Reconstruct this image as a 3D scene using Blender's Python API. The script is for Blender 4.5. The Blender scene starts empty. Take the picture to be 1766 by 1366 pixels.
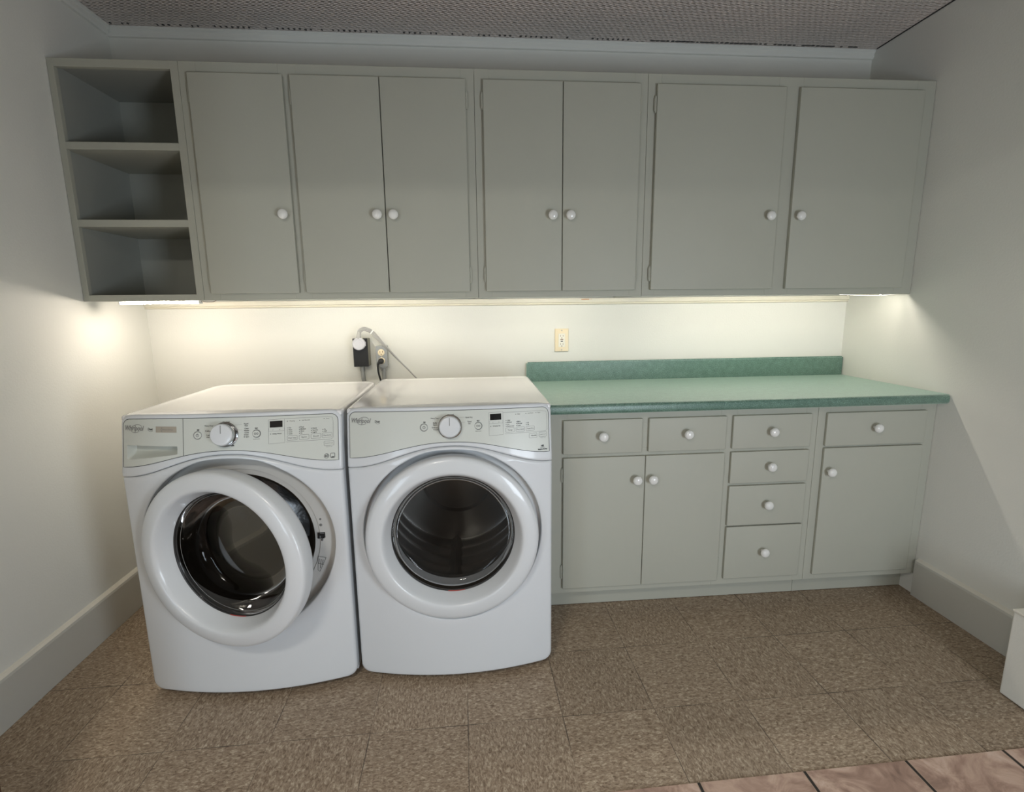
import bpy, bmesh, math, random
from mathutils import Vector, Matrix
random.seed(7)
PI = math.pi
scene = bpy.context.scene
COL = scene.collection

# ------------------------------------------------------------------ camera, world, lights, exposure
cam_d = bpy.data.cameras.new('camera')
cam = bpy.data.objects.new('camera', cam_d)
COL.objects.link(cam)
CR = Vector((0.99645602, -0.08342589, -0.01074842))
CU = Vector((0.0253001, 0.17539062, 0.98417378))
CF = Vector((0.08022041, 0.98095782, -0.17687972))
m = Matrix.Identity(4)
for i in range(3):
    m[i][0] = CR[i]; m[i][1] = CU[i]; m[i][2] = -CF[i]
m[0][3], m[1][3], m[2][3] = 2.43204552, -2.54491651, 1.31059094
cam.matrix_world = m
cam_d.sensor_fit = 'HORIZONTAL'
cam_d.sensor_width = 36.0
cam_d.lens = 871.8759 / 1766 * 36.0
cam_d.clip_start = 0.02
scene.camera = cam

world = bpy.data.worlds.new('world')
scene.world = world
world.use_nodes = True
wb = world.node_tree.nodes['Background']
wb.inputs[0].default_value = (0.62, 0.76, 1.0, 1)
wb.inputs[1].default_value = 0.6

def area(name, loc, target, sx, sy, power, color, spread=PI):
    d = bpy.data.lights.new(name, 'AREA')
    d.shape = 'RECTANGLE'; d.size = sx; d.size_y = sy; d.energy = power; d.color = color
    d.spread = spread
    o = bpy.data.objects.new(name, d)
    COL.objects.link(o)
    o.location = loc
    o.rotation_euler = (Vector(target) - Vector(loc)).to_track_quat('-Z', 'Y').to_euler()
    return o

DAY_FILL_W, LEFT_FILL_W, CEIL_W, LED_E = 55.0, 17.0, 22.0, 39.0
area('rear_daylight_fill', (3.6, -3.33, 0.80), (1.9, -0.6, 1.1), 1.1, 0.9, DAY_FILL_W, (0.81, 0.905, 1.0))  # added unseen area light for daylight from behind; the rear wall is solid
area('rear_left_fill', (1.3, -3.33, 0.70), (3.2, -0.6, 0.8), 0.7, 0.8, LEFT_FILL_W, (0.72, 0.86, 1.0))  # added unseen cool fill towards the plinth side; no door is built here
area('rear_ceiling_light', (1.8, -3.05, 2.30), (1.8, -2.95, 0.0), 0.40, 0.3, CEIL_W, (1.0, 0.95, 0.86))

scene.view_settings.view_transform = 'Standard'
scene.view_settings.look = 'None'
scene.view_settings.gamma = 1.0
scene.view_settings.exposure = 0.0
scene.view_settings.use_curve_mapping = False

# ------------------------------------------------------------------ object helpers
def tag(o, label=None, cat=None, group=None, kind=None):
    if label: o['label'] = label
    if cat: o['category'] = cat
    if group: o['group'] = group
    if kind: o['kind'] = kind
    return o

def empty(name, loc, label, cat, group=None):
    o = bpy.data.objects.new(name, None)
    COL.objects.link(o)
    o.location = loc
    o.empty_display_size = 0.05
    return tag(o, label, cat, group)

def obj(name, bm, mat, parent=None, smooth=False, origin=None, sharp=None):
    if origin is not None:
        bmesh.ops.translate(bm, vec=-Vector(origin), verts=bm.verts)
    me = bpy.data.meshes.new(name)
    bmesh.ops.recalc_face_normals(bm, faces=bm.faces)
    bm.to_mesh(me); bm.free()
    if isinstance(mat, (list, tuple)):
        for q in mat: me.materials.append(q)
    else:
        me.materials.append(mat)
    if smooth:
        for p in me.polygons: p.use_smooth = True
        if sharp:
            me.set_sharp_from_angle(angle=math.radians(sharp))
    o = bpy.data.objects.new(name, me)
    COL.objects.link(o)
    if origin is not None: o.location = origin
    if parent: o.parent = parent
    return o

def box(bm, x0, x1, y0, y1, z0, z1, bevel=0.0, seg=2, mi=0):
    vs = [bm.verts.new((x, y, z)) for x in (x0, x1) for y in (y0, y1) for z in (z0, z1)]
    fs = [(0, 1, 3, 2), (4, 6, 7, 5), (0, 4, 5, 1), (2, 3, 7, 6), (0, 2, 6, 4), (1, 5, 7, 3)]
    F = [bm.faces.new([vs[i] for i in f]) for f in fs]
    for f in F: f.material_index = mi
    if bevel > 0:
        E = list({e for f in F for e in f.edges})
        r = bmesh.ops.bevel(bm, geom=E, offset=bevel, segments=seg, profile=0.6, affect='EDGES')
        for f in r['faces']: f.material_index = mi
    return F

def lathe(bm, prof, axis=(0, -1, 0), up=(0, 0, 1), center=(0, 0, 0), n=48, mi=0, close_start=False, close_end=False, a0=0.0, a1=2 * PI):
    """prof = [(radius, distance along axis)]"""
    A = Vector(axis).normalized(); U_ = Vector(up); R_ = A.cross(U_).normalized(); C_ = Vector(center)
    full = abs(a1 - a0 - 2 * PI) < 1e-6
    cnt = n if full else n + 1
    rings = []
    for r, h in prof:
        if r < 1e-6:
            rings.append([bm.verts.new(C_ + A * h)])
        else:
            rings.append([bm.verts.new(C_ + A * h + (R_ * math.cos(a0 + (a1 - a0) * i / n) + U_ * math.sin(a0 + (a1 - a0) * i / n)) * r) for i in range(cnt)])
    for a, b in zip(rings, rings[1:]):
        for i in range(n):
            j = (i + 1) % cnt
            if len(a) == 1 and len(b) == 1: continue
            if len(a) == 1: f = bm.faces.new((a[0], b[i], b[j]))
            elif len(b) == 1: f = bm.faces.new((a[i], b[0], a[j]))
            else: f = bm.faces.new((a[i], b[i], b[j], a[j]))
            f.material_index = mi
    return rings

def tube(bm, pts, r, n=10, caps=True, mi=0, flat=1.0, flatdir=None):
    pts = [Vector(p) for p in pts]
    rings = []
    prev = None
    for k, p in enumerate(pts):
        t = (pts[min(k + 1, len(pts) - 1)] - pts[max(k - 1, 0)]).normalized()
        if flatdir is not None:
            a = Vector(flatdir)
        elif prev is None:
            a = Vector((0, 0, 1)) if abs(t.z) < 0.9 else Vector((1, 0, 0))
        else:
            a = prev
        a = (a - t * a.dot(t)).normalized(); b = t.cross(a).normalized(); prev = a
        rr = r[k] if isinstance(r, (list, tuple)) else r
        rings.append([bm.verts.new(p + a * math.cos(2 * PI * i / n) * rr + b * math.sin(2 * PI * i / n) * rr * flat) for i in range(n)])
    for a, b in zip(rings, rings[1:]):
        for i in range(n):
            f = bm.faces.new((a[i], a[(i + 1) % n], b[(i + 1) % n], b[i])); f.material_index = mi
    if caps:
        for q in (rings[0], rings[-1]):
            try:
                f = bm.faces.new(q); f.material_index = mi
            except ValueError: pass

def spline(pts, n=8):
    P = [Vector(p) for p in pts]; out = []
    for i in range(len(P) - 1):
        p0 = P[max(i - 1, 0)]; p1 = P[i]; p2 = P[i + 1]; p3 = P[min(i + 2, len(P) - 1)]
        for k in range(n):
            t = k / n
            out.append(0.5 * ((2 * p1) + (-p0 + p2) * t + (2 * p0 - 5 * p1 + 4 * p2 - p3) * t * t + (-p0 + 3 * p1 - 3 * p2 + p3) * t ** 3))
    out.append(P[-1])
    return out

# ------------------------------------------------------------------ materials
def mat(name, col, rough=0.5, metal=0.0, coat=0.0, coat_rough=0.1, spec=0.5, bump=0.0, bscale=60.0, var=0.0, vscale=4.0, emit=None, estr=0.0):
    M = bpy.data.materials.new(name); M.use_nodes = True
    nt = M.node_tree; b = nt.nodes['Principled BSDF']
    b.inputs['Base Color'].default_value = (*col, 1)
    b.inputs['Roughness'].default_value = rough
    b.inputs['Metallic'].default_value = metal
    b.inputs['Coat Weight'].default_value = coat
    b.inputs['Coat Roughness'].default_value = coat_rough
    b.inputs['Specular IOR Level'].default_value = spec
    tc = nt.nodes.new('ShaderNodeTexCoord')
    if bump > 0:
        n = nt.nodes.new('ShaderNodeTexNoise'); n.inputs['Scale'].default_value = bscale; n.inputs['Detail'].default_value = 5
        nt.links.new(tc.outputs['Object'], n.inputs['Vector'])
        bp = nt.nodes.new('ShaderNodeBump'); bp.inputs['Strength'].default_value = bump; bp.inputs['Distance'].default_value = 0.002
        nt.links.new(n.outputs['Fac'], bp.inputs['Height']); nt.links.new(bp.outputs['Normal'], b.inputs['Normal'])
    n2 = nt.nodes.new('ShaderNodeTexNoise'); n2.inputs['Scale'].default_value = vscale; n2.inputs['Detail'].default_value = 4
    nt.links.new(tc.outputs['Object'], n2.inputs['Vector'])
    mx = nt.nodes.new('ShaderNodeMix'); mx.data_type = 'RGBA'
    mx.inputs[6].default_value = (*[max(0, c * (1 - var)) for c in col], 1)
    mx.inputs[7].default_value = (*[min(1, c * (1 + var)) for c in col], 1)
    nt.links.new(n2.outputs['Fac'], mx.inputs[0]); nt.links.new(mx.outputs[2], b.inputs['Base Color'])
    if emit:
        b.inputs['Emission Color'].default_value = (*emit, 1); b.inputs['Emission Strength'].default_value = estr
    return M

M_wall = mat('wall_paint', (0.76, 0.755, 0.70), 0.62, bump=0.25, bscale=140, var=0.02, vscale=3, spec=0.3)
M_trimwall = mat('batten_paint', (0.74, 0.70, 0.58), 0.5, bump=0.2, bscale=60, var=0.06, vscale=18)
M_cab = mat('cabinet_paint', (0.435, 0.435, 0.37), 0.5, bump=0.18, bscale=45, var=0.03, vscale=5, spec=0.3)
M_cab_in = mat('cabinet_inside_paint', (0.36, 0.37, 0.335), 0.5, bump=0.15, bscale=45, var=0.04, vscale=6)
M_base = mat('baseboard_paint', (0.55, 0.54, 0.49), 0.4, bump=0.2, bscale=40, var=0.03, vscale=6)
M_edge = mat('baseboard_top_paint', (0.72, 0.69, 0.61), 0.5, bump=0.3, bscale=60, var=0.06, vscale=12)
M_white = mat('white_enamel', (0.655, 0.675, 0.69), 0.4, coat=0.35, coat_rough=0.08, var=0.008, vscale=2)
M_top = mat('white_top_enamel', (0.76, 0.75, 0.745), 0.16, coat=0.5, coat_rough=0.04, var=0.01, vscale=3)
M_door = mat('white_door_plastic', (0.66, 0.68, 0.69), 0.35, coat=0.35, coat_rough=0.04, var=0.005)
M_flange = mat('washer_flange_enamel', (0.62, 0.62, 0.60), 0.3, var=0.02)
M_panel = mat('console_panel_grey', (0.60, 0.62, 0.57), 0.35, var=0.02, vscale=8)
M_line = mat('dark_print', (0.05, 0.052, 0.05), 0.5)
M_grey = mat('grey_print', (0.20, 0.205, 0.20), 0.5)
M_logo = mat('logo_grey', (0.26, 0.26, 0.255), 0.35, metal=0.3)
M_black = mat('black_display', (0.008, 0.008, 0.008), 0.12)
M_sticker = mat('tan_sticker', (0.38, 0.34, 0.28), 0.35, var=0.08, vscale=30)
M_chrome = mat('chrome_ring', (0.55, 0.56, 0.57), 0.15, metal=1.0)
M_darkring = mat('knob_dark_ring', (0.03, 0.03, 0.03), 0.3)  # near-black ring at the foot of the dial
M_rubber = mat('grey_door_gasket', (0.05, 0.040, 0.030), 0.85, spec=0.15, bump=0.2, bscale=30)
M_steel = mat('drum_steel', (0.34, 0.34, 0.34), 0.22, metal=1.0, bump=0.3, bscale=90, var=0.1)
M_drum = mat('dryer_drum_grey', (0.32, 0.315, 0.30), 0.30, metal=0.6, var=0.08)
M_dark = mat('dark_plastic', (0.02, 0.02, 0.02), 0.4)
M_knobw = mat('white_porcelain', (0.78, 0.775, 0.74), 0.12, coat=0.5)
M_ivory = mat('ivory_plastic', (0.82, 0.70, 0.48), 0.35)
M_ivory2 = mat('pale_ivory_plastic', (0.80, 0.76, 0.64), 0.35)
M_boxgrey = mat('galvanised_steel', (0.36, 0.365, 0.35), 0.4, metal=0.6, bump=0.2, bscale=80, var=0.15, vscale=30)
M_cord = mat('grey_cord', (0.36, 0.355, 0.34), 0.45)
M_plug = mat('pale_grey_plug', (0.55, 0.55, 0.58), 0.4, var=0.05)
M_tie = mat('white_cable_tie', (0.8, 0.8, 0.78), 0.4)
M_blackbox = mat('black_painted_steel', (0.008, 0.008, 0.008), 0.45)
M_boxside = mat('khaki_steel', (0.22, 0.21, 0.16), 0.5)
M_screw = mat('screw_metal', (0.55, 0.53, 0.48), 0.3, metal=1.0)
M_brownbtn = mat('brown_button', (0.20, 0.12, 0.055), 0.4)
M_wood = mat('dark_stained_wood', (0.075, 0.026, 0.010), 0.4, bump=0.2, var=0.25, vscale=14)
M_led = mat('led_diffuser', (0.9, 0.9, 0.9), 0.4, emit=(1.0, 0.93, 0.81), estr=LED_E)
M_led_left = mat('led_diffuser_bright', (0.9, 0.9, 0.9), 0.4, emit=(1.0, 0.89, 0.76), estr=LED_E * 2.5)
M_housing = mat('led_housing', (0.7, 0.7, 0.68), 0.4)
M_red = mat('red_marking', (0.35, 0.05, 0.04), 0.4)
M_rust = mat('rust_stain', (0.50, 0.26, 0.12), 0.6, var=0.2, vscale=60)

def glass_mat(name, tint, rough=0.02, ior=1.5):
    M = bpy.data.materials.new(name); M.use_nodes = True
    nt = M.node_tree; nt.nodes.clear()
    out = nt.nodes.new('ShaderNodeOutputMaterial'); t = nt.nodes.new('ShaderNodeBsdfTransparent'); g = nt.nodes.new('ShaderNodeBsdfGlossy')
    t.inputs[0].default_value = (*tint, 1); g.inputs['Roughness'].default_value = rough
    g.inputs[0].default_value = (0.9, 0.9, 0.9, 1)
    f = nt.nodes.new('ShaderNodeFresnel'); f.inputs[0].default_value = ior
    mx = nt.nodes.new('ShaderNodeMixShader')
    fm = nt.nodes.new('ShaderNodeMath'); fm.operation = 'MULTIPLY'; fm.inputs[1].default_value = 0.45; nt.links.new(f.outputs[0], fm.inputs[0])
    nt.links.new(fm.outputs[0], mx.inputs[0]); nt.links.new(t.outputs[0], mx.inputs[1]); nt.links.new(g.outputs[0], mx.inputs[2])
    nt.links.new(mx.outputs[0], out.inputs[0])
    return M
M_glass_w = glass_mat('washer_door_glass', (0.31, 0.305, 0.30), ior=1.4)
M_glass_d = glass_mat('dryer_door_glass', (0.66, 0.66, 0.66), ior=1.4)

def ramp(nt, src, stops):
    r = nt.nodes.new('ShaderNodeValToRGB')
    els = r.color_ramp.elements
    while len(els) < len(stops): els.new(0.5)
    for e, (p, c) in zip(els, stops):
        e.position = p; e.color = (*c, 1)
    nt.links.new(src, r.inputs[0])
    return r.outputs[0]

def math_node(nt, op, a, b=None, c=None):
    n = nt.nodes.new('ShaderNodeMath'); n.operation = op
    for i, v in enumerate((a, b, c)):
        if v is None: continue
        if isinstance(v, (int, float)): n.inputs[i].default_value = v
        else: nt.links.new(v, n.inputs[i])
    return n.outputs[0]

def mixc(nt, fac, a, b, blend='MIX'):
    n = nt.nodes.new('ShaderNodeMix'); n.data_type = 'RGBA'; n.blend_type = blend
    for k, v in ((0, fac), (6, a), (7, b)):
        if isinstance(v, (int, float)): n.inputs[k].default_value = v
        elif isinstance(v, tuple): n.inputs[k].default_value = (*v, 1)
        else: nt.links.new(v, n.inputs[k])
    return n.outputs[2]

def vinyl_mat():
    M = bpy.data.materials.new('vinyl_composition_tile'); M.use_nodes = True
    nt = M.node_tree; b = nt.nodes['Principled BSDF']
    tc = nt.nodes.new('ShaderNodeTexCoord')
    mp = nt.nodes.new('ShaderNodeMapping')
    T = 0.3048
    mp.inputs['Rotation'].default_value = (0, 0, -0.014)
    mp.inputs['Scale'].default_value = (1 / T, 1 / T, 1)
    a = -0.014
    ox, oy = 2.091, -1.146
    rx = (ox * math.cos(a) - oy * math.sin(a)) / T; ry = (ox * math.sin(a) + oy * math.cos(a)) / T
    mp.inputs['Location'].default_value = (-rx, -ry, 0)
    nt.links.new(tc.outputs['Object'], mp.inputs[0])
    sp = nt.nodes.new('ShaderNodeSeparateXYZ'); nt.links.new(mp.outputs[0], sp.inputs[0])
    X, Y = sp.outputs[0], sp.outputs[1]
    cx = math_node(nt, 'FLOOR', X); cy = math_node(nt, 'FLOOR', Y)
    par = math_node(nt, 'FLOORED_MODULO', math_node(nt, 'ADD', cx, cy), 2.0)
    # flecks stretched along one axis, the axis turning from tile to tile
    sx = math_node(nt, 'ADD', math_node(nt, 'MULTIPLY', par, -22.0), 46.0)
    sy = math_node(nt, 'ADD', math_node(nt, 'MULTIPLY', par, 22.0), 24.0)
    cb = nt.nodes.new('ShaderNodeCombineXYZ')
    nt.links.new(math_node(nt, 'MULTIPLY', X, sx), cb.inputs[0]); nt.links.new(math_node(nt, 'MULTIPLY', Y, sy), cb.inputs[1])
    nt.links.new(math_node(nt, 'ADD', math_node(nt, 'MULTIPLY', cx, 7.3), math_node(nt, 'MULTIPLY', cy, 3.1)), cb.inputs[2])
    n1 = nt.nodes.new('ShaderNodeTexNoise'); n1.inputs['Scale'].default_value = 1.0; n1.inputs['Detail'].default_value = 3.0; n1.inputs['Roughness'].default_value = 0.6
    n1.inputs['Distortion'].default_value = 0.8
    nt.links.new(cb.outputs[0], n1.inputs['Vector'])
    c = ramp(nt, n1.outputs['Fac'], [(0.30, (0.15, 0.100, 0.064)), (0.43, (0.265, 0.195, 0.132)), (0.55, (0.36, 0.275, 0.195)), (0.66, (0.50, 0.41, 0.30)), (0.78, (0.66, 0.57, 0.45))])
    wn = nt.nodes.new('ShaderNodeTexWhiteNoise'); wn.noise_dimensions = '2D'
    cc = nt.nodes.new('ShaderNodeCombineXYZ'); nt.links.new(cx, cc.inputs[0]); nt.links.new(cy, cc.inputs[1])
    nt.links.new(cc.outputs[0], wn.inputs['Vector'])
    tone = math_node(nt, 'ADD', math_node(nt, 'MULTIPLY', wn.outputs['Value'], 0.14), 0.93)
    tcol = nt.nodes.new('ShaderNodeCombineColor')
    for k in range(3): nt.links.new(tone, tcol.inputs[k])
    c = mixc(nt, 1.0, c, tcol.outputs[0], 'MULTIPLY')
    # joints
    fx = math_node(nt, 'FRACT', X); fy = math_node(nt, 'FRACT', Y)
    ex = math_node(nt, 'MINIMUM', fx, math_node(nt, 'SUBTRACT', 1.0, fx)); ey = math_node(nt, 'MINIMUM', fy, math_node(nt, 'SUBTRACT', 1.0, fy))
    e = math_node(nt, 'MINIMUM', ex, ey)
    nj = nt.nodes.new('ShaderNodeTexNoise'); nj.inputs['Scale'].default_value = 1.7; nt.links.new(mp.outputs[0], nj.inputs['Vector'])
    wd = math_node(nt, 'MULTIPLY', math_node(nt, 'SUBTRACT', nj.outputs['Fac'], 0.36), 0.020)
    j = math_node(nt, 'LESS_THAN', e, wd)
    c = mixc(nt, math_node(nt, 'MULTIPLY', j, 0.75), c, (0.045, 0.032, 0.024))
    nt.links.new(c, b.inputs['Base Color'])
    b.inputs['Roughness'].default_value = 0.42
    b.inputs['Specular IOR Level'].default_value = 0.35
    bp = nt.nodes.new('ShaderNodeBump'); bp.inputs['Strength'].default_value = 0.12; bp.inputs['Distance'].default_value = 0.001
    nt.links.new(n1.outputs['Fac'], bp.inputs['Height']); nt.links.new(bp.outputs[0], b.inputs['Normal'])
    return M
M_vinyl = vinyl_mat()

def terracotta_mat():
    M = bpy.data.materials.new('slate_look_clay_tile'); M.use_nodes = True
    nt = M.node_tree; b = nt.nodes['Principled BSDF']
    tc = nt.nodes.new('ShaderNodeTexCoord')
    sp = nt.nodes.new('ShaderNodeSeparateXYZ'); nt.links.new(tc.outputs['Object'], sp.inputs[0])
    T = 0.3115
    X = math_node(nt, 'DIVIDE', math_node(nt, 'SUBTRACT', sp.outputs[0], 3.032), T)
    Y = math_node(nt, 'DIVIDE', math_node(nt, 'SUBTRACT', sp.outputs[1], -1.34), T)
    cx = math_node(nt, 'FLOOR', X); cy = math_node(nt, 'FLOOR', Y)
    cb = nt.nodes.new('ShaderNodeCombineXYZ')
    nt.links.new(math_node(nt, 'ADD', X, math_node(nt, 'MULTIPLY', cx, 5.0)), cb.inputs[0]); nt.links.new(Y, cb.inputs[1]); nt.links.new(cy, cb.inputs[2])
    n1 = nt.nodes.new('ShaderNodeTexNoise'); n1.inputs['Scale'].default_value = 2.6; n1.inputs['Detail'].default_value = 7; n1.inputs['Roughness'].default_value = 0.62; n1.inputs['Distortion'].default_value = 1.2
    nt.links.new(cb.outputs[0], n1.inputs['Vector'])
    c = ramp(nt, n1.outputs['Fac'], [(0.28, (0.20, 0.125, 0.095)), (0.42, (0.38, 0.245, 0.185)), (0.55, (0.56, 0.39, 0.30)), (0.66, (0.66, 0.50, 0.41)), (0.8, (0.54, 0.46, 0.41))])
    fx = math_node(nt, 'FRACT', X); fy = math_node(nt, 'FRACT', Y)
    ex = math_node(nt, 'MINIMUM', fx, math_node(nt, 'SUBTRACT', 1.0, fx)); ey = math_node(nt, 'MINIMUM', fy, math_node(nt, 'SUBTRACT', 1.0, fy))
    e = math_node(nt, 'MINIMUM', ex, ey)
    c = mixc(nt, math_node(nt, 'LESS_THAN', e, 0.021), c, (0.42, 0.30, 0.22))
    c = mixc(nt, math_node(nt, 'LESS_THAN', e, 0.0135), c, (0.02, 0.014, 0.012))
    nt.links.new(c, b.inputs['Base Color'])
    b.inputs['Roughness'].default_value = 0.5
    bp = nt.nodes.new('ShaderNodeBump'); bp.inputs['Strength'].default_value = 0.35; bp.inputs['Distance'].default_value = 0.003
    h = math_node(nt, 'MINIMUM', math_node(nt, 'MULTIPLY', e, 25.0), 1.0)
    h = math_node(nt, 'ADD', h, math_node(nt, 'MULTIPLY', n1.outputs['Fac'], 0.6))
    nt.links.new(h, bp.inputs['Height']); nt.links.new(bp.outputs[0], b.inputs['Normal'])
    return M
M_terra = terracotta_mat()

def ceiling_mat():
    M = bpy.data.materials.new('embossed_ceiling_paper'); M.use_nodes = True
    nt = M.node_tree; b = nt.nodes['Principled BSDF']
    tc = nt.nodes.new('ShaderNodeTexCoord')
    sp = nt.nodes.new('ShaderNodeSeparateXYZ'); nt.links.new(tc.outputs['Object'], sp.inputs[0])
    k = 2 * PI / 0.026
    nz = nt.nodes.new('ShaderNodeTexNoise'); nz.inputs['Scale'].default_value = 14; nt.links.new(tc.outputs['Object'], nz.inputs['Vector'])
    jt = math_node(nt, 'MULTIPLY', nz.outputs['Fac'], 5.0)
    row = math_node(nt, 'SINE', math_node(nt, 'ADD', math_node(nt, 'MULTIPLY', sp.outputs[1], k * 1.25), jt))
    colm = math_node(nt, 'SINE', math_node(nt, 'ADD', math_node(nt, 'MULTIPLY', sp.outputs[0], k), math_node(nt, 'ADD', jt, math_node(nt, 'MULTIPLY', sp.outputs[1], k * 0.6))))
    h = math_node(nt, 'ADD', math_node(nt, 'MULTIPLY', row, colm), math_node(nt, 'MULTIPLY', row, 0.35))
    n2 = nt.nodes.new('ShaderNodeTexNoise'); n2.inputs['Scale'].default_value = 120; nt.links.new(tc.outputs['Object'], n2.inputs['Vector'])
    h = math_node(nt, 'ADD', h, math_node(nt, 'MULTIPLY', n2.outputs['Fac'], 0.7))
    bp = nt.nodes.new('ShaderNodeBump'); bp.inputs['Strength'].default_value = 0.75; bp.inputs['Distance'].default_value = 0.0035
    nt.links.new(h, bp.inputs['Height']); nt.links.new(bp.outputs[0], b.inputs['Normal'])
    n3 = nt.nodes.new('ShaderNodeTexNoise'); n3.inputs['Scale'].default_value = 2.2; n3.inputs['Detail'].default_value = 3; nt.links.new(tc.outputs['Object'], n3.inputs['Vector'])
    c = ramp(nt, n3.outputs['Fac'], [(0.35, (0.64, 0.585, 0.55)), (0.65, (0.72, 0.64, 0.59))])
    nt.links.new(c, b.inputs['Base Color'])
    b.inputs['Roughness'].default_value = 0.6
    return M
M_ceil = ceiling_mat()
M_rear = mat('rear_room_paint', (0.40, 0.38, 0.34), 0.7, bump=0.2, var=0.03)

def laminate_mat():
    M = bpy.data.materials.new('green_speckled_laminate'); M.use_nodes = True
    nt = M.node_tree; b = nt.nodes['Principled BSDF']
    tc = nt.nodes.new('ShaderNodeTexCoord')
    v = nt.nodes.new('ShaderNodeTexNoise'); v.inputs['Scale'].default_value = 260; v.inputs['Detail'].default_value = 2
    nt.links.new(tc.outputs['Object'], v.inputs['Vector'])
    v2 = nt.nodes.new('ShaderNodeTexNoise'); v2.inputs['Scale'].default_value = 40; v2.inputs['Detail'].default_value = 3
    nt.links.new(tc.outputs['Object'], v2.inputs['Vector'])
    f = math_node(nt, 'ADD', math_node(nt, 'MULTIPLY', v.outputs['Fac'], 0.75), math_node(nt, 'MULTIPLY', v2.outputs['Fac'], 0.25))
    c = ramp(nt, f, [(0.34, (0.045, 0.11, 0.082)), (0.47, (0.09, 0.185, 0.142)), (0.56, (0.125, 0.235, 0.182)), (0.68, (0.22, 0.36, 0.29))])
    nt.links.new(c, b.inputs['Base Color'])
    b.inputs['Roughness'].default_value = 0.42
    b.inputs['Coat Weight'].default_value = 0.7
    b.inputs['Coat Roughness'].default_value = 0.45
    b.inputs['Coat IOR'].default_value = 1.5
    b.inputs['Sheen Weight'].default_value = 1.0
    b.inputs['Sheen Tint'].default_value = (0.80, 1.0, 0.88, 1)
    b.inputs['Sheen Roughness'].default_value = 0.35
    b.inputs['Specular IOR Level'].default_value = 0.7
    return M
M_lam = laminate_mat()

# ------------------------------------------------------------------ room shell
XL, XR, ZC = 0.92, 4.409, 2.50
def sbox(name, *a, mat_=None, bevel=0, seg=2):
    bm = bmesh.new(); box(bm, *a, bevel=bevel, seg=seg)
    return tag(obj(name, bm, mat_), kind='structure')

sbox('floor', XL - 0.1, XR + 0.1, -1.46, 0.1, -0.06, 0.0, mat_=M_vinyl)
bm = bmesh.new()
# tiled floor of the adjoining room, its edge running at a slight angle to the alcove
vs = [(-0.8, -3.35), (5.8, -3.35), (5.8, -1.352), (XR + 0.1, -1.378), (XL - 0.1, -1.440), (-0.8, -1.474)]
top_ = [bm.verts.new((x, y, 0.004)) for x, y in vs]; bot_ = [bm.verts.new((x, y, -0.06)) for x, y in vs]
bm.faces.new(top_); bm.faces.new(bot_[::-1])
for i in range(6):
    bm.faces.new((top_[i], top_[(i + 1) % 6], bot_[(i + 1) % 6], bot_[i]))
bmesh.ops.bevel(bm, geom=[e for e in bm.edges if all(v.co.z > 0 for v in e.verts)], offset=0.003, segments=2, affect='EDGES')
tag(obj('floor', bm, M_terra), kind='structure')

sbox('wall_back', XL - 0.1, XR + 0.1, 0.0, 0.1, -0.06, ZC + 0.1, mat_=M_wall)
sbox('wall_left', XL - 0.1, XL, -1.50, 0.0, -0.06, ZC + 0.1, mat_=M_wall)
sbox('wall_right', XR, XR + 0.1, -1.50, 0.0, -0.06, ZC + 0.1, mat_=M_wall)
sbox('ceiling', -0.8, 5.8, -3.35, 0.1, ZC, ZC + 0.1, mat_=M_ceil)
# adjoining room behind the camera
sbox('wall_front', -0.8, XL, -1.60, -1.50, -0.06, ZC, mat_=M_wall)
sbox('wall_front', XL, XR, -1.60, -1.50, 2.01, ZC, mat_=M_wall)
sbox('wall_front', XR, 5.8, -1.60, -1.50, -0.06, ZC, mat_=M_wall)
sbox('wall_rear', -0.8, 5.8, -3.45, -3.35, -0.06, ZC, mat_=M_rear)
sbox('wall_rear_left', -0.9, -0.8, -3.45, -1.5, -0.06, ZC, mat_=M_rear)
sbox('wall_rear_right', 5.8, 5.9, -3.45, -1.5, -0.06, ZC, mat_=M_rear)
sbox('wall_front', XL, 1.24, -1.60, -1.50, -0.0, 2.01, mat_=M_wall)
# dark stained casing at the left side of the opening (sliver at the bottom left of the view)
sbox('trim_1', 1.24, 1.338, -1.60, -1.47, 0.0, 2.01, mat_=M_wood, bevel=0.003)

# ------------------------------------------------------------------ mouldings
def extrude_profile(name, prof, x0, x1, mat_, axis='X', at=0.0):
    """prof = list of (depth out of wall, z)"""
    bm = bmesh.new()
    def P(t, d, z):
        if axis == 'X': return (t, -d, z)
        return (at + d, t, z)
    a = [bm.verts.new(P(x0, d, z)) for d, z in prof]; b = [bm.verts.new(P(x1, d, z)) for d, z in prof]
    n = len(prof)
    for i in range(n):
        bm.faces.new((a[i], a[(i + 1) % n], b[(i + 1) % n], b[i]))
    bm.faces.new(a); bm.faces.new(b[::-1])
    return tag(obj(name, bm, mat_), kind='structure')

corn = [(0.0, 2.499), (0.022, 2.499), (0.022, 2.490), (0.015, 2.484), (0.015, 2.470), (0.010, 2.462), (0.0, 2.460)]
extrude_profile('trim_2', corn, XL + 0.001, XR - 0.001, M_wall)
extrude_profile('trim_3', corn, -1.49, -0.024, M_wall, 'Y', XL)
# batten with beaded lower edge on the back wall, just under the wall cabinets
bat = [(0.0, 1.3415), (0.018, 1.3415), (0.018, 1.322), (0.010, 1.319), (0.013, 1.313), (0.006, 1.309), (0.0, 1.309)]
extrude_profile('trim_4', bat, XL + 0.001, XR - 0.001, M_trimwall)
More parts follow.
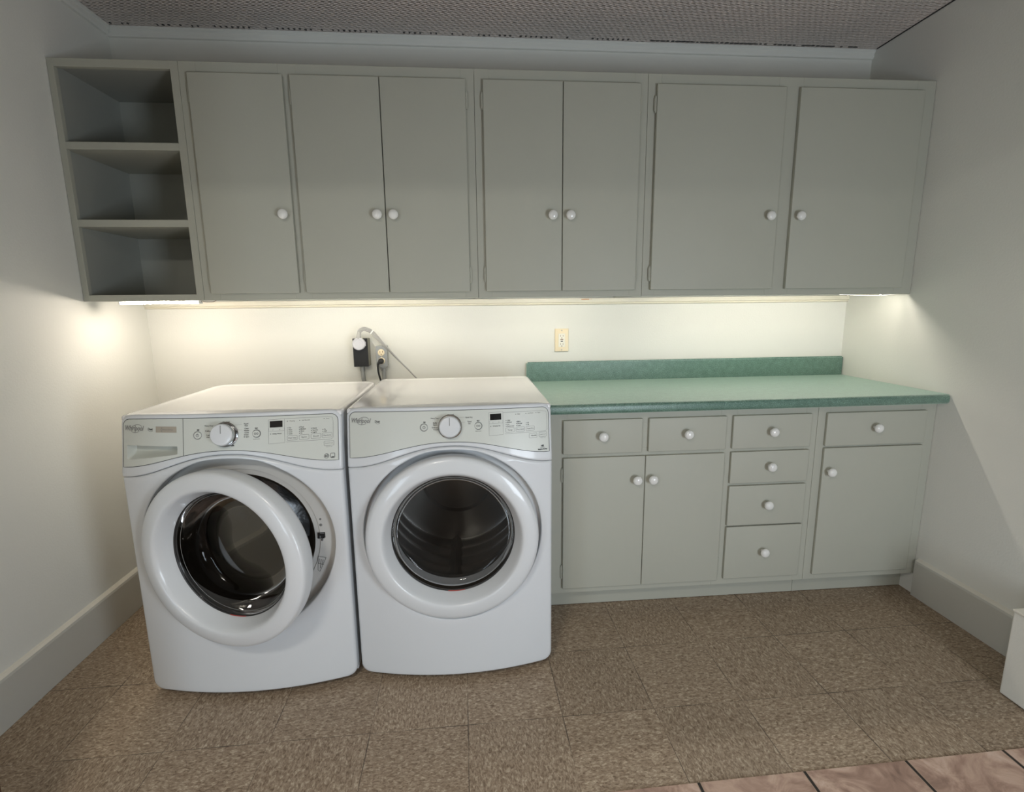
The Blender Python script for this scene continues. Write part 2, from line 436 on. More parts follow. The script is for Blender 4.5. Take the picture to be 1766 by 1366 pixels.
# baseboards: tall painted board with a rounded cap
def baseb(name, y0, y1, x, sgn):
    pr_ = [(0.0, 0.001), (0.018, 0.001), (0.018, 0.158), (0.015, 0.166), (0.008, 0.172), (0.0, 0.176)]
    bm = bmesh.new()
    a = [bm.verts.new((x + sgn * d, y0, z)) for d, z in pr_]; b = [bm.verts.new((x + sgn * d, y1, z)) for d, z in pr_]
    n = len(pr_)
    for i in range(n):
        f = bm.faces.new((a[i], a[(i + 1) % n], b[(i + 1) % n], b[i]))
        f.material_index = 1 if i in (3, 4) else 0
    bm.faces.new(a); bm.faces.new(b[::-1])
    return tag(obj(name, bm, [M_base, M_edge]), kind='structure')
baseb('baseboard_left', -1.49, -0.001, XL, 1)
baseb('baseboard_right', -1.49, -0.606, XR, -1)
# low boxed plinth at the right end of the opening, with a cream ledge
bm = bmesh.new()
box(bm, 4.186, XR - 0.001, -1.498, -1.18, 0.005, 0.306, bevel=0.004)
box(bm, 4.182, XR - 0.001, -1.498, -1.178, 0.3055, 0.3135, bevel=0.003, mi=1)
tag(obj('trim_5', bm, [M_wall, M_edge]), kind='structure')

# dark perforations left along the edge of the ceiling paper
bm = bmesh.new()
def dot(x, y, rx, ry):
    v = [bm.verts.new((x + rx * math.cos(2 * PI * i / 10), y + ry * math.sin(2 * PI * i / 10), ZC - 0.0015)) for i in range(10)]
    w = [bm.verts.new((p.co.x, p.co.y, ZC)) for p in v]
    bm.faces.new(v)
    for i in range(10): bm.faces.new((v[i], v[(i + 1) % 10], w[(i + 1) % 10], w[i]))
x = 0.955
gaps = [(1.075, 1.12), (1.31, 1.36), (1.52, 1.57), (2.06, 2.16), (2.44, 2.50), (2.92, 3.02), (3.2, 3.30)]
while x < 4.30:
    if not any(a < x < b for a, b in gaps) and random.random() > 0.12:
        if x < 3.3: dot(x, -0.036 + random.uniform(-0.002, 0.002), 0.0044 * random.uniform(0.7, 1.3), 0.0065)
        elif x < 4.0 or random.random() > 0.4: dot(x, -0.034, 0.012 * random.uniform(0.5, 1.3), 0.0045)
    x += 0.0235
pf = obj('perforation', bm, M_dark, bpy.data.objects['ceiling'])
bm = bmesh.new(); box(bm, XR - 0.004, XR - 0.0005, -1.45, -0.03, ZC - 0.004, ZC - 0.0002)
obj('gap', bm, M_dark, bpy.data.objects['ceiling'])

# ------------------------------------------------------------------ cabinets
YU, YUD = -0.3864, -0.4054
ZU0, ZU1, ZD0, ZD1 = 1.3424, 2.2148, 1.3685, 2.1721
KNOB = [(0.0075, 0.0), (0.0075, 0.010), (0.0085, 0.013), (0.0165, 0.0165), (0.0195, 0.021), (0.0192, 0.026), (0.0155, 0.0315), (0.009, 0.0345), (0.0, 0.0355)]
def knob(x, y, z, parent, off):
    bm = bmesh.new(); lathe(bm, KNOB, center=(x - off[0], y - off[1], z - off[2]), n=28)
    return obj('knob', bm, M_knobw, parent, smooth=True)
def hinge(x, y, z, parent, off, h=0.056):
    bm = bmesh.new()
    X, Y, Z = x - off[0], y - off[1], z - off[2]
    tube(bm, [(X, Y, Z - h / 2), (X, Y, Z - h / 2 + 0.001), (X, Y, Z + h / 2)], 0.0042, n=8)
    box(bm, X - 0.006, X + 0.006, Y + 0.0005, Y + 0.0050, Z - h / 2 + 0.004, Z + h / 2 - 0.004, bevel=0.0008)
    tube(bm, [(X, Y, Z - h / 2 - 0.004), (X, Y, Z - h / 2)], 0.0026, n=6)
    tube(bm, [(X, Y, Z + h / 2), (X, Y, Z + h / 2 + 0.004)], 0.0026, n=6)
    return obj('hinge', bm, M_cab, parent, smooth=True, sharp=40)

def slab(bm, x0, x1, y0, y1, z0, z1):
    box(bm, x0, x1, y0, y1, z0, z1, bevel=0.0032, seg=3)

def cab_door(parent, off, x0, x1, z0, z1, yf, yb, kn=None, hz=(), hx=None, name='door'):
    bm = bmesh.new()
    slab(bm, x0 - off[0], x1 - off[0], yf - off[1], yb - off[1], z0 - off[2], z1 - off[2])
    d = obj(name, bm, M_cab, parent, smooth=True, sharp=50)
    if kn: knob(kn[0], yf - 0.0002, kn[1], d, off)
    for z in hz: hinge(hx, yf + 0.010, z, d, off)
    return d

def upper_unit(name, X0, X1, label, openings, cat='cabinet'):
    off = Vector(((X0 + X1) / 2, -0.2, ZU0))
    root = empty(name, off, label, cat)
    bm = bmesh.new()
    g = 0.0006
    x0, x1 = X0 + g - off.x, X1 - g - off.x
    Y = lambda y: y - off.y
    Zz = lambda z: z - off.z
    t = 0.016
    box(bm, x0, x0 + t, Y(YU + 0.0192), Y(-0.0195), Zz(ZU0 + 0.001), Zz(ZU1))
    box(bm, x1 - t, x1, Y(YU + 0.0192), Y(-0.0195), Zz(ZU0 + 0.001), Zz(ZU1))
    box(bm, x0 + t, x1 - t, Y(YU + 0.0192), Y(-0.0195), Zz(ZU1 - t), Zz(ZU1))
    if name == 'wall_cabinet':
        box(bm, x0 + t, x1 - t, Y(YU + 0.0192), Y(-0.0195), Zz(1.376), Zz(1.390))
    else:
        box(bm, x0 + t, x1 - t, Y(YU + 0.0192), Y(-0.0195), Zz(1.3475), Zz(1.366))
    box(bm, x0, x1, Y(-0.0195), Y(-0.012), Zz(ZU0 + 0.001), Zz(ZU1))
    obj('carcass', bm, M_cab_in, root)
    return root, off, x0, x1

def face_frame(root, off, X0, X1, z0, z1, yf, stiles, rails, th=0.019):
    bm = bmesh.new()
    for a, b in stiles:
        box(bm, a - off.x, b - off.x, yf - off.y, yf + th - off.y, z0 - off.z, z1 - off.z, bevel=0.0008, seg=1)
    for a, b, c, d in rails:
        box(bm, a - off.x, b - off.x, yf + 0.0001 - off.y, yf + th - off.y, c - off.z, d - off.z, bevel=0.0006, seg=1)
    return obj('face_frame', bm, M_cab, root)

# open shelf unit
root, off, x0, x1 = upper_unit('open_shelf_unit', XL + 0.001, 1.3765, 'grey painted open shelf unit with three empty compartments, in the left corner above the washer', None, 'shelf')
face_frame(root, off, 0, 0, ZU0, ZU1, YU, [(XL + 0.0016, 0.944), (1.3480, 1.3759)], [(0.944, 1.348, 2.187, ZU1), (0.944, 1.348, ZU0, 1.3665)])
for zt in (1.931, 1.6515):
    bm = bmesh.new()
    box(bm, x0 + 0.0165, x1 - 0.0165, YU + 0.0005 - off.y, -0.02 - off.y, zt - 0.027 - off.z, zt - off.z, bevel=0.0012, seg=1)
    obj('shelf', bm, M_cab, root)

hU = (1.436, 2.098)
def wall_cab(X0, X1, label, doors, stiles, rails):
    root, off, x0, x1 = upper_unit('wall_cabinet', X0, X1, label, None)
    face_frame(root, off, X0, X1, ZU0, ZU1, YU, stiles, rails)
    for d in doors:
        cab_door(root, off, d[0], d[1], ZD0, ZD1, YUD, YU - 0.0004, (d[2], 1.668), hU, d[3])
G_ = 0.0006
wall_cab(1.3765, 2.473, 'grey wall cabinet with three slab doors, directly right of the open shelves',
         [(1.4127, 1.7532, 1.722, 1.4100), (1.7808, 2.1094, 2.081, 1.7780), (2.1124, 2.4389, 2.144, 2.4420)],
         [(1.3765 + G_, 1.440), (1.735, 1.800), (2.420, 2.473 - G_)],
         [(1.440, 1.735, 2.15, ZU1), (1.80, 2.42, 2.15, ZU1), (1.440, 1.735, ZU0, 1.39), (1.80, 2.42, ZU0, 1.39)])
wall_cab(2.473, 3.170, 'grey wall cabinet with a pair of narrow doors, above the ivory wall outlet',
         [(2.5065, 2.8208, 2.780, 2.5035), (2.8236, 3.1361, 2.853, 3.1392)],
         [(2.473 + G_, 2.53), (3.115, 3.170 - G_)], [(2.53, 3.115, 2.15, ZU1), (2.53, 3.115, ZU0, 1.39)])
wall_cab(3.170, XR - 0.001, 'grey wall cabinet with two wide doors, against the right-hand wall',
         [(3.2031, 3.7425, 3.703, 3.2000), (3.8041, 4.3469, 3.835, 4.3500)],
         [(3.170 + G_, 3.225), (3.72, 3.825), (4.325, XR - 0.001 - G_)],
         [(3.225, 3.72, 2.15, ZU1), (3.825, 4.325, 2.15, ZU1), (3.225, 3.72, ZU0, 1.39), (3.825, 4.325, ZU0, 1.39)])

# base cabinets
YBD, YBF = -0.604, -0.590
def base_unit(X0, X1, label, stiles, rails, toe=-0.527):
    off = Vector(((X0 + X1) / 2, -0.3, 0.0))
    root = empty('base_cabinet', off, label, 'cabinet')
    bm = bmesh.new(); t = 0.016
    a, b = X0 + G_ - off.x, X1 - G_ - off.x
    box(bm, a, a + t, YBF + 0.0192 - off.y, -0.02 - off.y, 0.097, 0.884)
    box(bm, b - t, b, YBF + 0.0192 - off.y, -0.02 - off.y, 0.097, 0.884)
    box(bm, a + t, b - t, YBF + 0.0192 - off.y, -0.02 - off.y, 0.097, 0.113)
    box(bm, a + t, b - t, -0.028 - off.y, -0.02 - off.y, 0.113, 0.884)
    obj('carcass', bm, M_cab_in, root)
    face_frame(root, off, X0, X1, 0.097, 0.8855, YBF, stiles, rails)
    bm = bmesh.new()
    box(bm, a, b, toe - off.y, toe + 0.018 - off.y, 0.002, 0.0965, bevel=0.001, seg=1)
    obj('toe_kick', bm, M_cab, root)
    return root, off
R1, o1 = base_unit(2.722, 3.877, 'long grey base cabinet with double doors and a stack of drawers, right beside the dryer',
                   [(2.7226, 2.815), (3.455, 3.525), (3.825, 3.8764)],
                   [(2.815, 3.455, 0.835, 0.8855), (2.815, 3.455, 0.69, 0.73), (2.815, 3.455, 0.097, 0.145), (3.525, 3.825, 0.835, 0.8855),
                    (3.525, 3.825, 0.695, 0.72), (3.525, 3.825, 0.545, 0.57), (3.525, 3.825, 0.36, 0.38), (3.525, 3.825, 0.097, 0.145), (3.105, 3.165, 0.73, 0.835)])
R2, o2 = base_unit(3.877, XR - 0.001, 'narrow grey base cabinet with one drawer over one door, against the right-hand wall',
                   [(3.8776, 3.93), (4.34, XR - 0.0016)], [(3.93, 4.34, 0.835, 0.8855), (3.93, 4.34, 0.69, 0.73), (3.93, 4.34, 0.097, 0.145)])
YB_ = YBF - 0.0004
def bd(root, off, x0, x1, z0, z1, kn, name='drawer', hz=(), hx=None):
    cab_door(root, off, x0, x1, z0, z1, YBD, YB_, kn, hz, hx, name)
bd(R1, o1, 2.7957, 3.1205, 0.7135, 0.8542, (2.955, 0.788))
bd(R1, o1, 3.1478, 3.4751, 0.7135, 0.8542, (3.307, 0.787))
bd(R1, o1, 2.7967, 3.1362, 0.1225, 0.6978, (3.100, 0.600), 'door', (0.197, 0.624), 2.7935)
bd(R1, o1, 3.1388, 3.4752, 0.1225, 0.6978, (3.166, 0.600), 'door', (0.197, 0.624), 3.4785)
bd(R1, o1, 3.5036, 3.8434, 0.7139, 0.8542, (3.669, 0.785))
bd(R1, o1, 3.5036, 3.8434, 0.5620, 0.6995, (3.672, 0.635))
bd(R1, o1, 3.5036, 3.8434, 0.3731, 0.5503, (3.671, 0.467))
bd(R1, o1, 3.5036, 3.8434, 0.1273, 0.3669, (3.671, 0.252))
bd(R2, o2, 3.9112, 4.3574, 0.7115, 0.8542, (4.125, 0.788))
bd(R2, o2, 3.9112, 4.3574, 0.1251, 0.7026, (3.938, 0.602), 'door')

# countertop with rolled front edge, plus backsplash
def countertop():
    xa, xb = 2.7137, XR - 0.002
    off = Vector(((xa + xb) / 2, -0.32, 0.886))
    root = empty('countertop', off, 'speckled green laminate countertop with a low backsplash, running from the dryer to the right wall', 'countertop')
    zt, zb, yf = 0.9275, 0.8865, -0.6476
    prof = [(-0.003, zb), (-0.003, zt)]
    r = 0.014
    for i in range(7):
        a = PI / 2 + (PI / 2) * i / 6
        prof.append((yf + r + r * math.cos(a), zt - r + r * math.sin(a)))
    r2 = 0.016
    for i in range(7):
        a = PI + (PI / 2) * i / 6
        prof.append((yf + r2 + r2 * math.cos(a), zb + r2 + r2 * math.sin(a)))
    bm = bmesh.new()
    xs = [xa, xa + 0.003, xb - 0.006, xb]
    rings = []
    for k, x in enumerate(xs):
        rings.append([bm.verts.new((x - off.x, (y + (0.003 if (k in (0, 3) and y < -0.6) else 0)) - off.y, z - off.z)) for y, z in prof])
    n = len(prof)
    for A, B in zip(rings, rings[1:]):
        for i in range(n): bm.faces.new((A[i], A[(i + 1) % n], B[(i + 1) % n], B[i]))
    bm.faces.new(rings[0]); bm.faces.new(rings[-1][::-1])
    obj('worktop', bm, M_lam, root, smooth=True, sharp=40)
    bm = bmesh.new()
    F = box(bm, xa - off.x, xb - off.x, -0.024 - off.y, -0.003 - off.y, zt + 0.0003 - off.z, 1.026 - off.z)
    es = [e for e in bm.edges if (all(v.co.z > 0.1 for v in e.verts)) or (all(v.co.x > xb - off.x - 0.001 for v in e.verts) and all(v.co.y < -0.022 - off.y for v in e.verts))]
    bmesh.ops.bevel(bm, geom=es, offset=0.006, segments=4, affect='EDGES')
    obj('backsplash', bm, M_lam, root, smooth=True, sharp=40)
countertop()

# ------------------------------------------------------------------ washer and dryer
HW = 0.343
def gcurve(t): t = min(1, abs(t)); return (1 + math.cos(PI * t ** 1.1)) / 2
def z_seam(x): return 0.784 + 0.073 * gcurve(x / HW)
def z_low(x): return 0.818 + 0.0535 * gcurve(x / HW)
def z_ptop(x): return 0.9735 - 0.006 * (x / 0.33) ** 2
def z_ctop(x): return 0.986 - 0.006 * (x / HW) ** 2
YO = 0.55
def font_mesh(body, size, shear=0.0, bold=0.0):
    cu = bpy.data.curves.new('lettering', 'FONT'); cu.body = body; cu.size = size; cu.shear = shear; cu.offset = bold
    cu.align_x = 'CENTER'; cu.align_y = 'CENTER'; cu.resolution_u = 2
    o = bpy.data.objects.new('lettering_source', cu); COL.objects.link(o)
    dg = bpy.context.evaluated_depsgraph_get(); dg.update()
    me = bpy.data.meshes.new_from_object(o.evaluated_get(dg))
    bpy.data.objects.remove(o); bpy.data.curves.remove(cu)
    return me

class Machine:
    def __init__(s, name, xc, y0, back, b, label, cat):
        s.y0 = y0; s.b = b; s.back = back + YO
        s.root = empty(name, (xc, -YO, 0), label, cat)
    def S(s, x, z, off=0.0):
        y = s.y0 + (0 if z < 0.8 else (min(z, 0.985) - 0.8) / 0.176 * 0.035) - s.b * max(0, 1 - (x / HW) ** 2)
        return y + YO - off
    def P(s, x, z, off=0.0): return Vector((x, s.S(x, z, off), z))
    # polar patch over the curved front
    def patch(s, bm, inside, cx, cz, n=360, rings=14, hole=None, roll=0.010, back=None, off=0.0, rmax=1.2, extra=None):
        def bound(a, inset):
            lo, hi = 0.0, rmax
            ca, sa = math.cos(a), math.sin(a)
            for _ in range(26):
                mid = (lo + hi) / 2
                if inside(cx + mid * ca, cz + mid * sa, inset): lo = mid
                else: hi = mid
            return lo
        RR = []
        A = [2 * PI * i / n for i in range(n)]
        if hole:
            R, zf = hole[0], hole[1]
            RR.append([bm.verts.new((cx + R * math.cos(a), zf + YO, cz + R * math.sin(a))) for a in A])
            for k in range(4):
                q = (k / 3) * PI / 2; rr = R + 0.006 * (1 - math.cos(q)); dy = 0.006 * (1 - math.sin(q))
                RR.append([bm.verts.new((cx + rr * math.cos(a), s.S(cx + rr * math.cos(a), cz + rr * math.sin(a), off) + dy, cz + rr * math.sin(a))) for a in A])
            r_in = R + 0.006
        else:
            r_in = 0.0
            c0 = bm.verts.new(s.P(cx, cz, off))
        B0 = [bound(a, roll) for a in A]
        for k in range(1, rings + 1):
            t = k / rings
            row = []
            for a, rb in zip(A, B0):
                r = r_in + (rb - r_in) * t
                x, z = cx + r * math.cos(a), cz + r * math.sin(a)
                row.append(bm.verts.new((x, s.S(x, z, off), z)))
            RR.append(row)
        if roll > 0:
            for k in range(1, 6):
                q = k / 5 * PI / 2
                ins = roll * (1 - math.sin(q)); dy = roll * (1 - math.cos(q))
                row = []
                for a in A:
                    r = bound(a, ins); x, z = cx + r * math.cos(a), cz + r * math.sin(a)
                    row.append(bm.verts.new((x, s.S(x, z, off) + dy, z)))
                RR.append(row)
        if back is not None:
            RR.append([bm.verts.new((v.co.x, back + YO, v.co.z)) for v in RR[-1]])
        if not hole:
            for i in range(n): bm.faces.new((c0, RR[0][i], RR[0][(i + 1) % n]))
        for a_, b_ in zip(RR, RR[1:]):
            for i in range(n): bm.faces.new((a_[i], b_[i], b_[(i + 1) % n], a_[(i + 1) % n]))
    def ribbon(s, bm, pts, w, off=0.0012, closed=False):
        """flat strip of width w following points (x, z) on the front surface"""
        P_ = [Vector((p[0], p[1])) for p in pts]
        out = []
        for i in range(len(P_) - (0 if closed else 1)):
            a, b = P_[i], P_[(i + 1) % len(P_)]
            k = max(1, int((b - a).length / 0.02))
            for j in range(k): out.append(a + (b - a) * j / k)
        if not closed: out.append(P_[-1])
        n = len(out); L = []; Rr = []
        for i in range(n):
            p = out[i - 1] if (closed or i > 0) else out[i]; q = out[(i + 1) % n] if (closed or i < n - 1) else out[i]
            t = (q - p).normalized(); nn = Vector((-t.y, t.x)) * w / 2
            L.append(bm.verts.new(s.P(out[i].x + nn.x, out[i].y + nn.y, off))); Rr.append(bm.verts.new(s.P(out[i].x - nn.x, out[i].y - nn.y, off)))
        for i in range(n if closed else n - 1):
            j = (i + 1) % n
            bm.faces.new((L[i], L[j], Rr[j], Rr[i]))
    def text(s, bm, body, x, z, size, shear=0.0, bold=0.0, off=0.0014, w=None):
        me = font_mesh(body, 1.0, shear, bold / size if bold else 0.0)
        xs = [v.co.x for v in me.vertices] or [0, 1]
        sx = size if w is None else w / max(1e-6, max(xs) - min(xs))
        cx0 = (max(xs) + min(xs)) / 2
        V = [bm.verts.new(s.P(x + (v.co.x - cx0) * sx, z + v.co.y * size, off)) for v in me.vertices]
        for p in me.polygons:
            try: bm.faces.new([V[i] for i in p.vertices])
            except ValueError: pass
        bpy.data.meshes.remove(me)
    def rect(s, bm, x0, x1, z0, z1, off=0.0013, nx=6):
        a = [bm.verts.new(s.P(x0 + (x1 - x0) * i / nx, z0, off)) for i in range(nx + 1)]; b = [bm.verts.new(s.P(x0 + (x1 - x0) * i / nx, z1, off)) for i in range(nx + 1)]
        for i in range(nx): bm.faces.new((a[i], a[i + 1], b[i + 1], b[i]))
    def rring(s, bm, x, z, r0, r1, off=0.0013, n=36):
        a = [bm.verts.new(s.P(x + r0 * math.cos(2 * PI * i / n), z + r0 * math.sin(2 * PI * i / n), off)) for i in range(n)]
        b = [bm.verts.new(s.P(x + r1 * math.cos(2 * PI * i / n), z + r1 * math.sin(2 * PI * i / n), off)) for i in range(n)]
        for i in range(n): bm.faces.new((a[i], a[(i + 1) % n], b[(i + 1) % n], b[i]))
    def rrect(s, bm, x0, x1, z0, z1, w, r=0.002, off=0.0013):
        pts = []
        for (cx, cz, a0) in ((x1 - r, z1 - r, 0), (x0 + r, z1 - r, PI / 2), (x0 + r, z0 + r, PI), (x1 - r, z0 + r, 1.5 * PI)):
            for k in range(4):
                a = a0 + k / 3 * PI / 2; pts.append((cx + r * math.cos(a), cz + r * math.sin(a)))
        s.ribbon(bm, pts, w, off, closed=True)

def rounded(ax, x, z, lo, hi_fn, r_bot, r_top, inset, hw=HW):
    """inside test of a shape between z=lo (number or function) and hi_fn, |x|<hw, rounded corners"""
    w = hw - inset
    if abs(x) >= w: return False
    zl = (lo(x) if callable(lo) else lo) + inset
    zh = hi_fn(x) - inset
    if not (zl < z < zh): return False
    if r_top and abs(x) > w - r_top:
        dx = abs(x) - (w - r_top); zc = hi_fn(w) - inset - r_top
        if z > zc and dx * dx + (z - zc) ** 2 > r_top ** 2: return False
    if r_bot and abs(x) > w - r_bot:
        dx = abs(x) - (w - r_bot); zc = zl + r_bot
        if z < zc and dx * dx + (z - zc) ** 2 > r_bot ** 2: return False
    return True

def build_machine(kind):
    washer = kind == 'washer'
    if washer:
        M = Machine('washing_machine', 1.661, -0.908, -0.225, 0.052, 'white front-loading washer with its round door ajar, standing in the left corner', 'washing machine')
    else:
        M = Machine('clothes_dryer', 2.360, -0.893, -0.165, 0.052, 'white front-loading dryer with its round door closed, between the washer and the green countertop', 'dryer')
    root = M.root
    ZD = 0.545; RD = 0.3035; ZK = 0.5388
    floor_y = M.y0 + (0.016 if washer else 0.012)
    # cabinet body behind the front
    yb0 = M.y0 + 0.03 + YO
    bm = bmesh.new()
    w = HW - 0.0025
    # side, back and bottom sheets leave the inside hollow for the drum
    box(bm, -w, -w + 0.006, yb0 + 0.002, M.back, 0.022, 0.9615, bevel=0.002)
    box(bm, w - 0.006, w, yb0 + 0.002, M.back, 0.022, 0.9615, bevel=0.002)
    box(bm, -w + 0.006, w - 0.006, M.back - 0.006, M.back, 0.022, 0.9615)
    box(bm, -w + 0.006, w - 0.006, yb0 + 0.002, M.back - 0.006, 0.022, 0.028)
    box(bm, -w + 0.006, w - 0.006, yb0 + 0.002, M.back - 0.006, 0.955, 0.9615)
    obj('side_panel', bm, M_white, root, smooth=True, sharp=40)
    # top with raised rim and rounded rear corners
    bm = bmesh.new()
    def outline(ins, rr):
        yb = M.back - ins; yf = yb0 + 0.004 + ins; x1 = HW - ins; pts = []
        for (cx, cy, a0, r) in ((x1 - rr, yb - rr, 0, rr), (-x1 + rr, yb - rr, PI / 2, rr)):
            for k in range(9):
                a = a0 + k / 8 * PI / 2; pts.append((cx + r * math.cos(a), cy + r * math.sin(a)))
        for (cx, cy, a0, r) in ((-x1 + 0.006, yf + 0.006, PI, 0.006), (x1 - 0.006, yf + 0.006, 1.5 * PI, 0.006)):
            for k in range(4):
                a = a0 + k / 3 * PI / 2; pts.append((cx + r * math.cos(a), cy + r * math.sin(a)))
        return pts
    rr = 0.06 if washer else 0.035
    rings = []
    for ins, z in ((0.0, 0.9625), (0.0, 0.972), (0.0015, 0.9755), (0.005, 0.978), (0.012, 0.978), (0.020, 0.9765), (0.030, 0.9755), (0.05, 0.9752)):
        rings.append([bm.verts.new((x, y, z)) for x, y in outline(ins, max(0.008, rr - ins * 0.6))])
    for a, b in zip(rings, rings[1:]):
        for i in range(len(a)): bm.faces.new((a[i], a[(i + 1) % len(a)], b[(i + 1) % len(a)], b[i]))
    bm.faces.new(rings[-1]); bm.faces.new(rings[0][::-1])
    obj('top_panel', bm, M_top, root, smooth=True, sharp=50)
    # lower front with round hole
    bm = bmesh.new()
    M.patch(bm, lambda x, z, i: rounded(0, x, z, 0.022, lambda q: z_seam(q) - 0.0007, 0.03, 0, i), 0.0, ZD, n=480, rings=16, hole=(RD, floor_y), roll=0.009, back=M.y0 + 0.034)
    # recessed ring around the opening
    ro = 0.229 if washer else 0.21
    rg = [(RD, -floor_y), (RD - 0.004, -floor_y + 0.0), (ro + 0.02, -floor_y)]
    rg += [(ro + 0.018, -floor_y - 0.004), (ro + 0.002, -floor_y - 0.005), (ro, -floor_y - 0.009), (ro, -floor_y - 0.045)] if washer else [(ro, -floor_y), (ro, -floor_y - 0.045)]
    lathe(bm, [(r, h) for r, h in rg], center=(0, YO, ZD), n=120, mi=1 if washer else 0)
    obj('front_panel', bm, [M_white, M_flange], root, smooth=True, sharp=35)
    # console frame
    bm = bmesh.new()
    M.patch(bm, lambda x, z, i: rounded(0, x, z, lambda q: z_seam(q) + 0.0007, z_ctop, 0, 0.030, i), 0.0, 0.922, n=720, rings=44, roll=0.007, back=M.y0 + 0.040)
    if washer:   # opening behind the drawer's hand recess
        gone = [f for f in bm.faces if -0.325 < f.calc_center_median().x < -0.144 and max(0.834, z_low(f.calc_center_median().x) + 0.006) < f.calc_center_median().z < 0.892 and f.calc_center_median().y < M.y0 + YO + 0.038]
        bmesh.ops.delete(bm, geom=gone, context='FACES')
    obj('console', bm, M_white, root, smooth=True, sharp=40)
    # grey control panel
    bm = bmesh.new()
    x_split = -0.130
    def panel_cols(xa, xb, mask=None, off=0.0009, nx=90, nz=26):
        cols = []
        for i in range(nx + 1):
            x = xa + (xb - xa) * i / nx
            zt = z_ptop(x); rc = 0.022
            if abs(x) > 0.333 - rc: zt = zt - rc + math.sqrt(max(0, rc ** 2 - (abs(x) - (0.333 - rc)) ** 2))
            zb = z_low(x)
            cols.append([bm.verts.new(M.P(x, zb + (zt - zb) * k / nz, off - (mask(x, zb + (zt - zb) * k / nz) if mask else 0))) for k in range(nz + 1)])
        for a, b in zip(cols, cols[1:]):
            for k in range(nz): bm.faces.new((a[k], b[k], b[k + 1], a[k + 1]))
    if washer:
        panel_cols(x_split + 0.0008, 0.333, nx=110)
    else:
        panel_cols(-0.333, 0.333, nx=160)
    obj('control_panel', bm, M_panel, root, smooth=True)
    if washer:
        bm = bmesh.new()
        def mask(x, z):
            top = 0.886; xl, xr = -0.319, -0.150
            bot = 0.842 + (0.862 - 0.842) * max(0, (x - xl) / (xr - xl)) ** 1.2
            if x < xl or x > xr: return 0.0
            e = min((x - xl) / 0.010, (xr - x) / 0.006, 1.0)
            if z > top: return 0.0
            if z < bot: return 0.0
            dz = (z - bot) / max(1e-4, (top - bot))
            return 0.032 * max(0, min(1, e)) ** 0.6 * (math.sin(min(1, dz * 2.0) * PI / 2))
        panel_cols(-0.333, x_split - 0.0008, mask=mask, nx=140, nz=120)
        dr = obj('detergent_drawer', bm, M_panel, root, smooth=True, sharp=55)
        bm = bmesh.new(); M.rect(bm, -0.219, -0.151, 0.929, 0.9475, off=0.0016)
        st = obj('sticker', bm, M_sticker, dr)
        bm = bmesh.new(); M.text(bm, 'Direct Drive', -0.180, 0.938, 0.0062, off=0.0020, w=0.034)
        M.ribbon(bm, [(-0.198, 0.945), (-0.202, 0.938), (-0.198, 0.931)], 0.0012, off=0.0020)
        obj('sticker_print', bm, M_grey, dr)
    # outlines
    bm = bmesh.new()
    pts = [(x, z_low(x)) for x in [(-0.333 + 0.666 * i / 60) for i in range(61)]]
    rc = 0.022; zt = z_ptop(0.333)
    pts += [(0.333, zt - rc)] + [(0.333 - rc + rc * math.cos(a), z_ptop(0.31) - rc + rc * math.sin(a)) for a in [PI / 12 * k for k in range(1, 7)]]
    pts += [(x, z_ptop(x)) for x in [0.30 - 0.6 * i / 30 for i in range(31)]]
    pts += [(-0.333 + rc - rc * math.cos(a), z_ptop(0.31) - rc + rc * math.sin(a)) for a in [PI / 2 - PI / 12 * k for k in range(0, 6)]] + [(-0.333, zt - rc)]
    M.ribbon(bm, pts, 0.0016, off=0.0014, closed=True)
    if washer: M.ribbon(bm, [(x_split, z_low(x_split)), (x_split, z_ptop(x_split))], 0.0015, off=0.0012)
    obj('panel_outline', bm, M_line, root)
    # logo: slanted script with an orbiting swoosh
    bm = bmesh.new()
    cx = -0.292
    M.text(bm, 'Whirlpool', cx, 0.9400, 0.0215, shear=0.35, bold=0.0006, w=0.066)
    sw = [(cx + 0.006 + 0.020 * math.cos(a) * 0.9 + 0.006 * math.sin(a), 0.9395 + 0.0125 * math.sin(a)) for a in [PI * 0.15 + (2 * PI * 0.82) * i / 40 for i in range(41)]]
    M.ribbon(bm, sw, 0.0016, off=0.0016)
    obj('logo', bm, M_logo, root)
    bm = bmesh.new()
    M.text(bm, 'Duet', -0.2375, 0.9385, 0.0105, shear=0.15, bold=0.0003, w=0.017)
    M.ribbon(bm, [(-0.243, 0.9325), (-0.236, 0.9312), (-0.229, 0.9335)], 0.0009)
    obj('model_lettering', bm, M_line, root)
    # display and its frame
    bm = bmesh.new(); M.rect(bm, 0.132, 0.1695, 0.9365, 0.9565)
    obj('display', bm, M_black, root)
    bm = bmesh.new()
    dv = 0.175
    M.ribbon(bm, [(0.128, 0.961), (0.128, 0.886), (dv, 0.8875), (dv, 0.962), (0.128, 0.961)], 0.0008)
    if washer:
        M.ribbon(bm, [(dv, 0.962), (0.300, 0.960), (0.316, 0.957), (0.318, 0.945), (0.318, 0.893), (0.312, 0.887), (0.18, 0.889)], 0.0008)
    else:
        M.ribbon(bm, [(dv, 0.959), (0.305, 0.957), (0.325, 0.953), (0.327, 0.935), (0.327, 0.893), (0.322, 0.888), (0.18, 0.889)], 0.0008)
    M.ribbon(bm, [(0.129, 0.9345), (0.129, 0.925), (0.174, 0.925), (0.174, 0.9345)], 0.0006)
    M.text(bm, 'v', 0.141, 0.9295, 0.007); M.text(bm, '^', 0.161, 0.9275, 0.009)
    btns = [0.1825, 0.2175, 0.2520, 0.2850] if washer else [0.1835, 0.2185, 0.2530]
    labs = ['Wash Temp', 'Spin', 'Soil', 'Options'] if washer else ['Temp', 'Dry Level', 'Timed Dry']
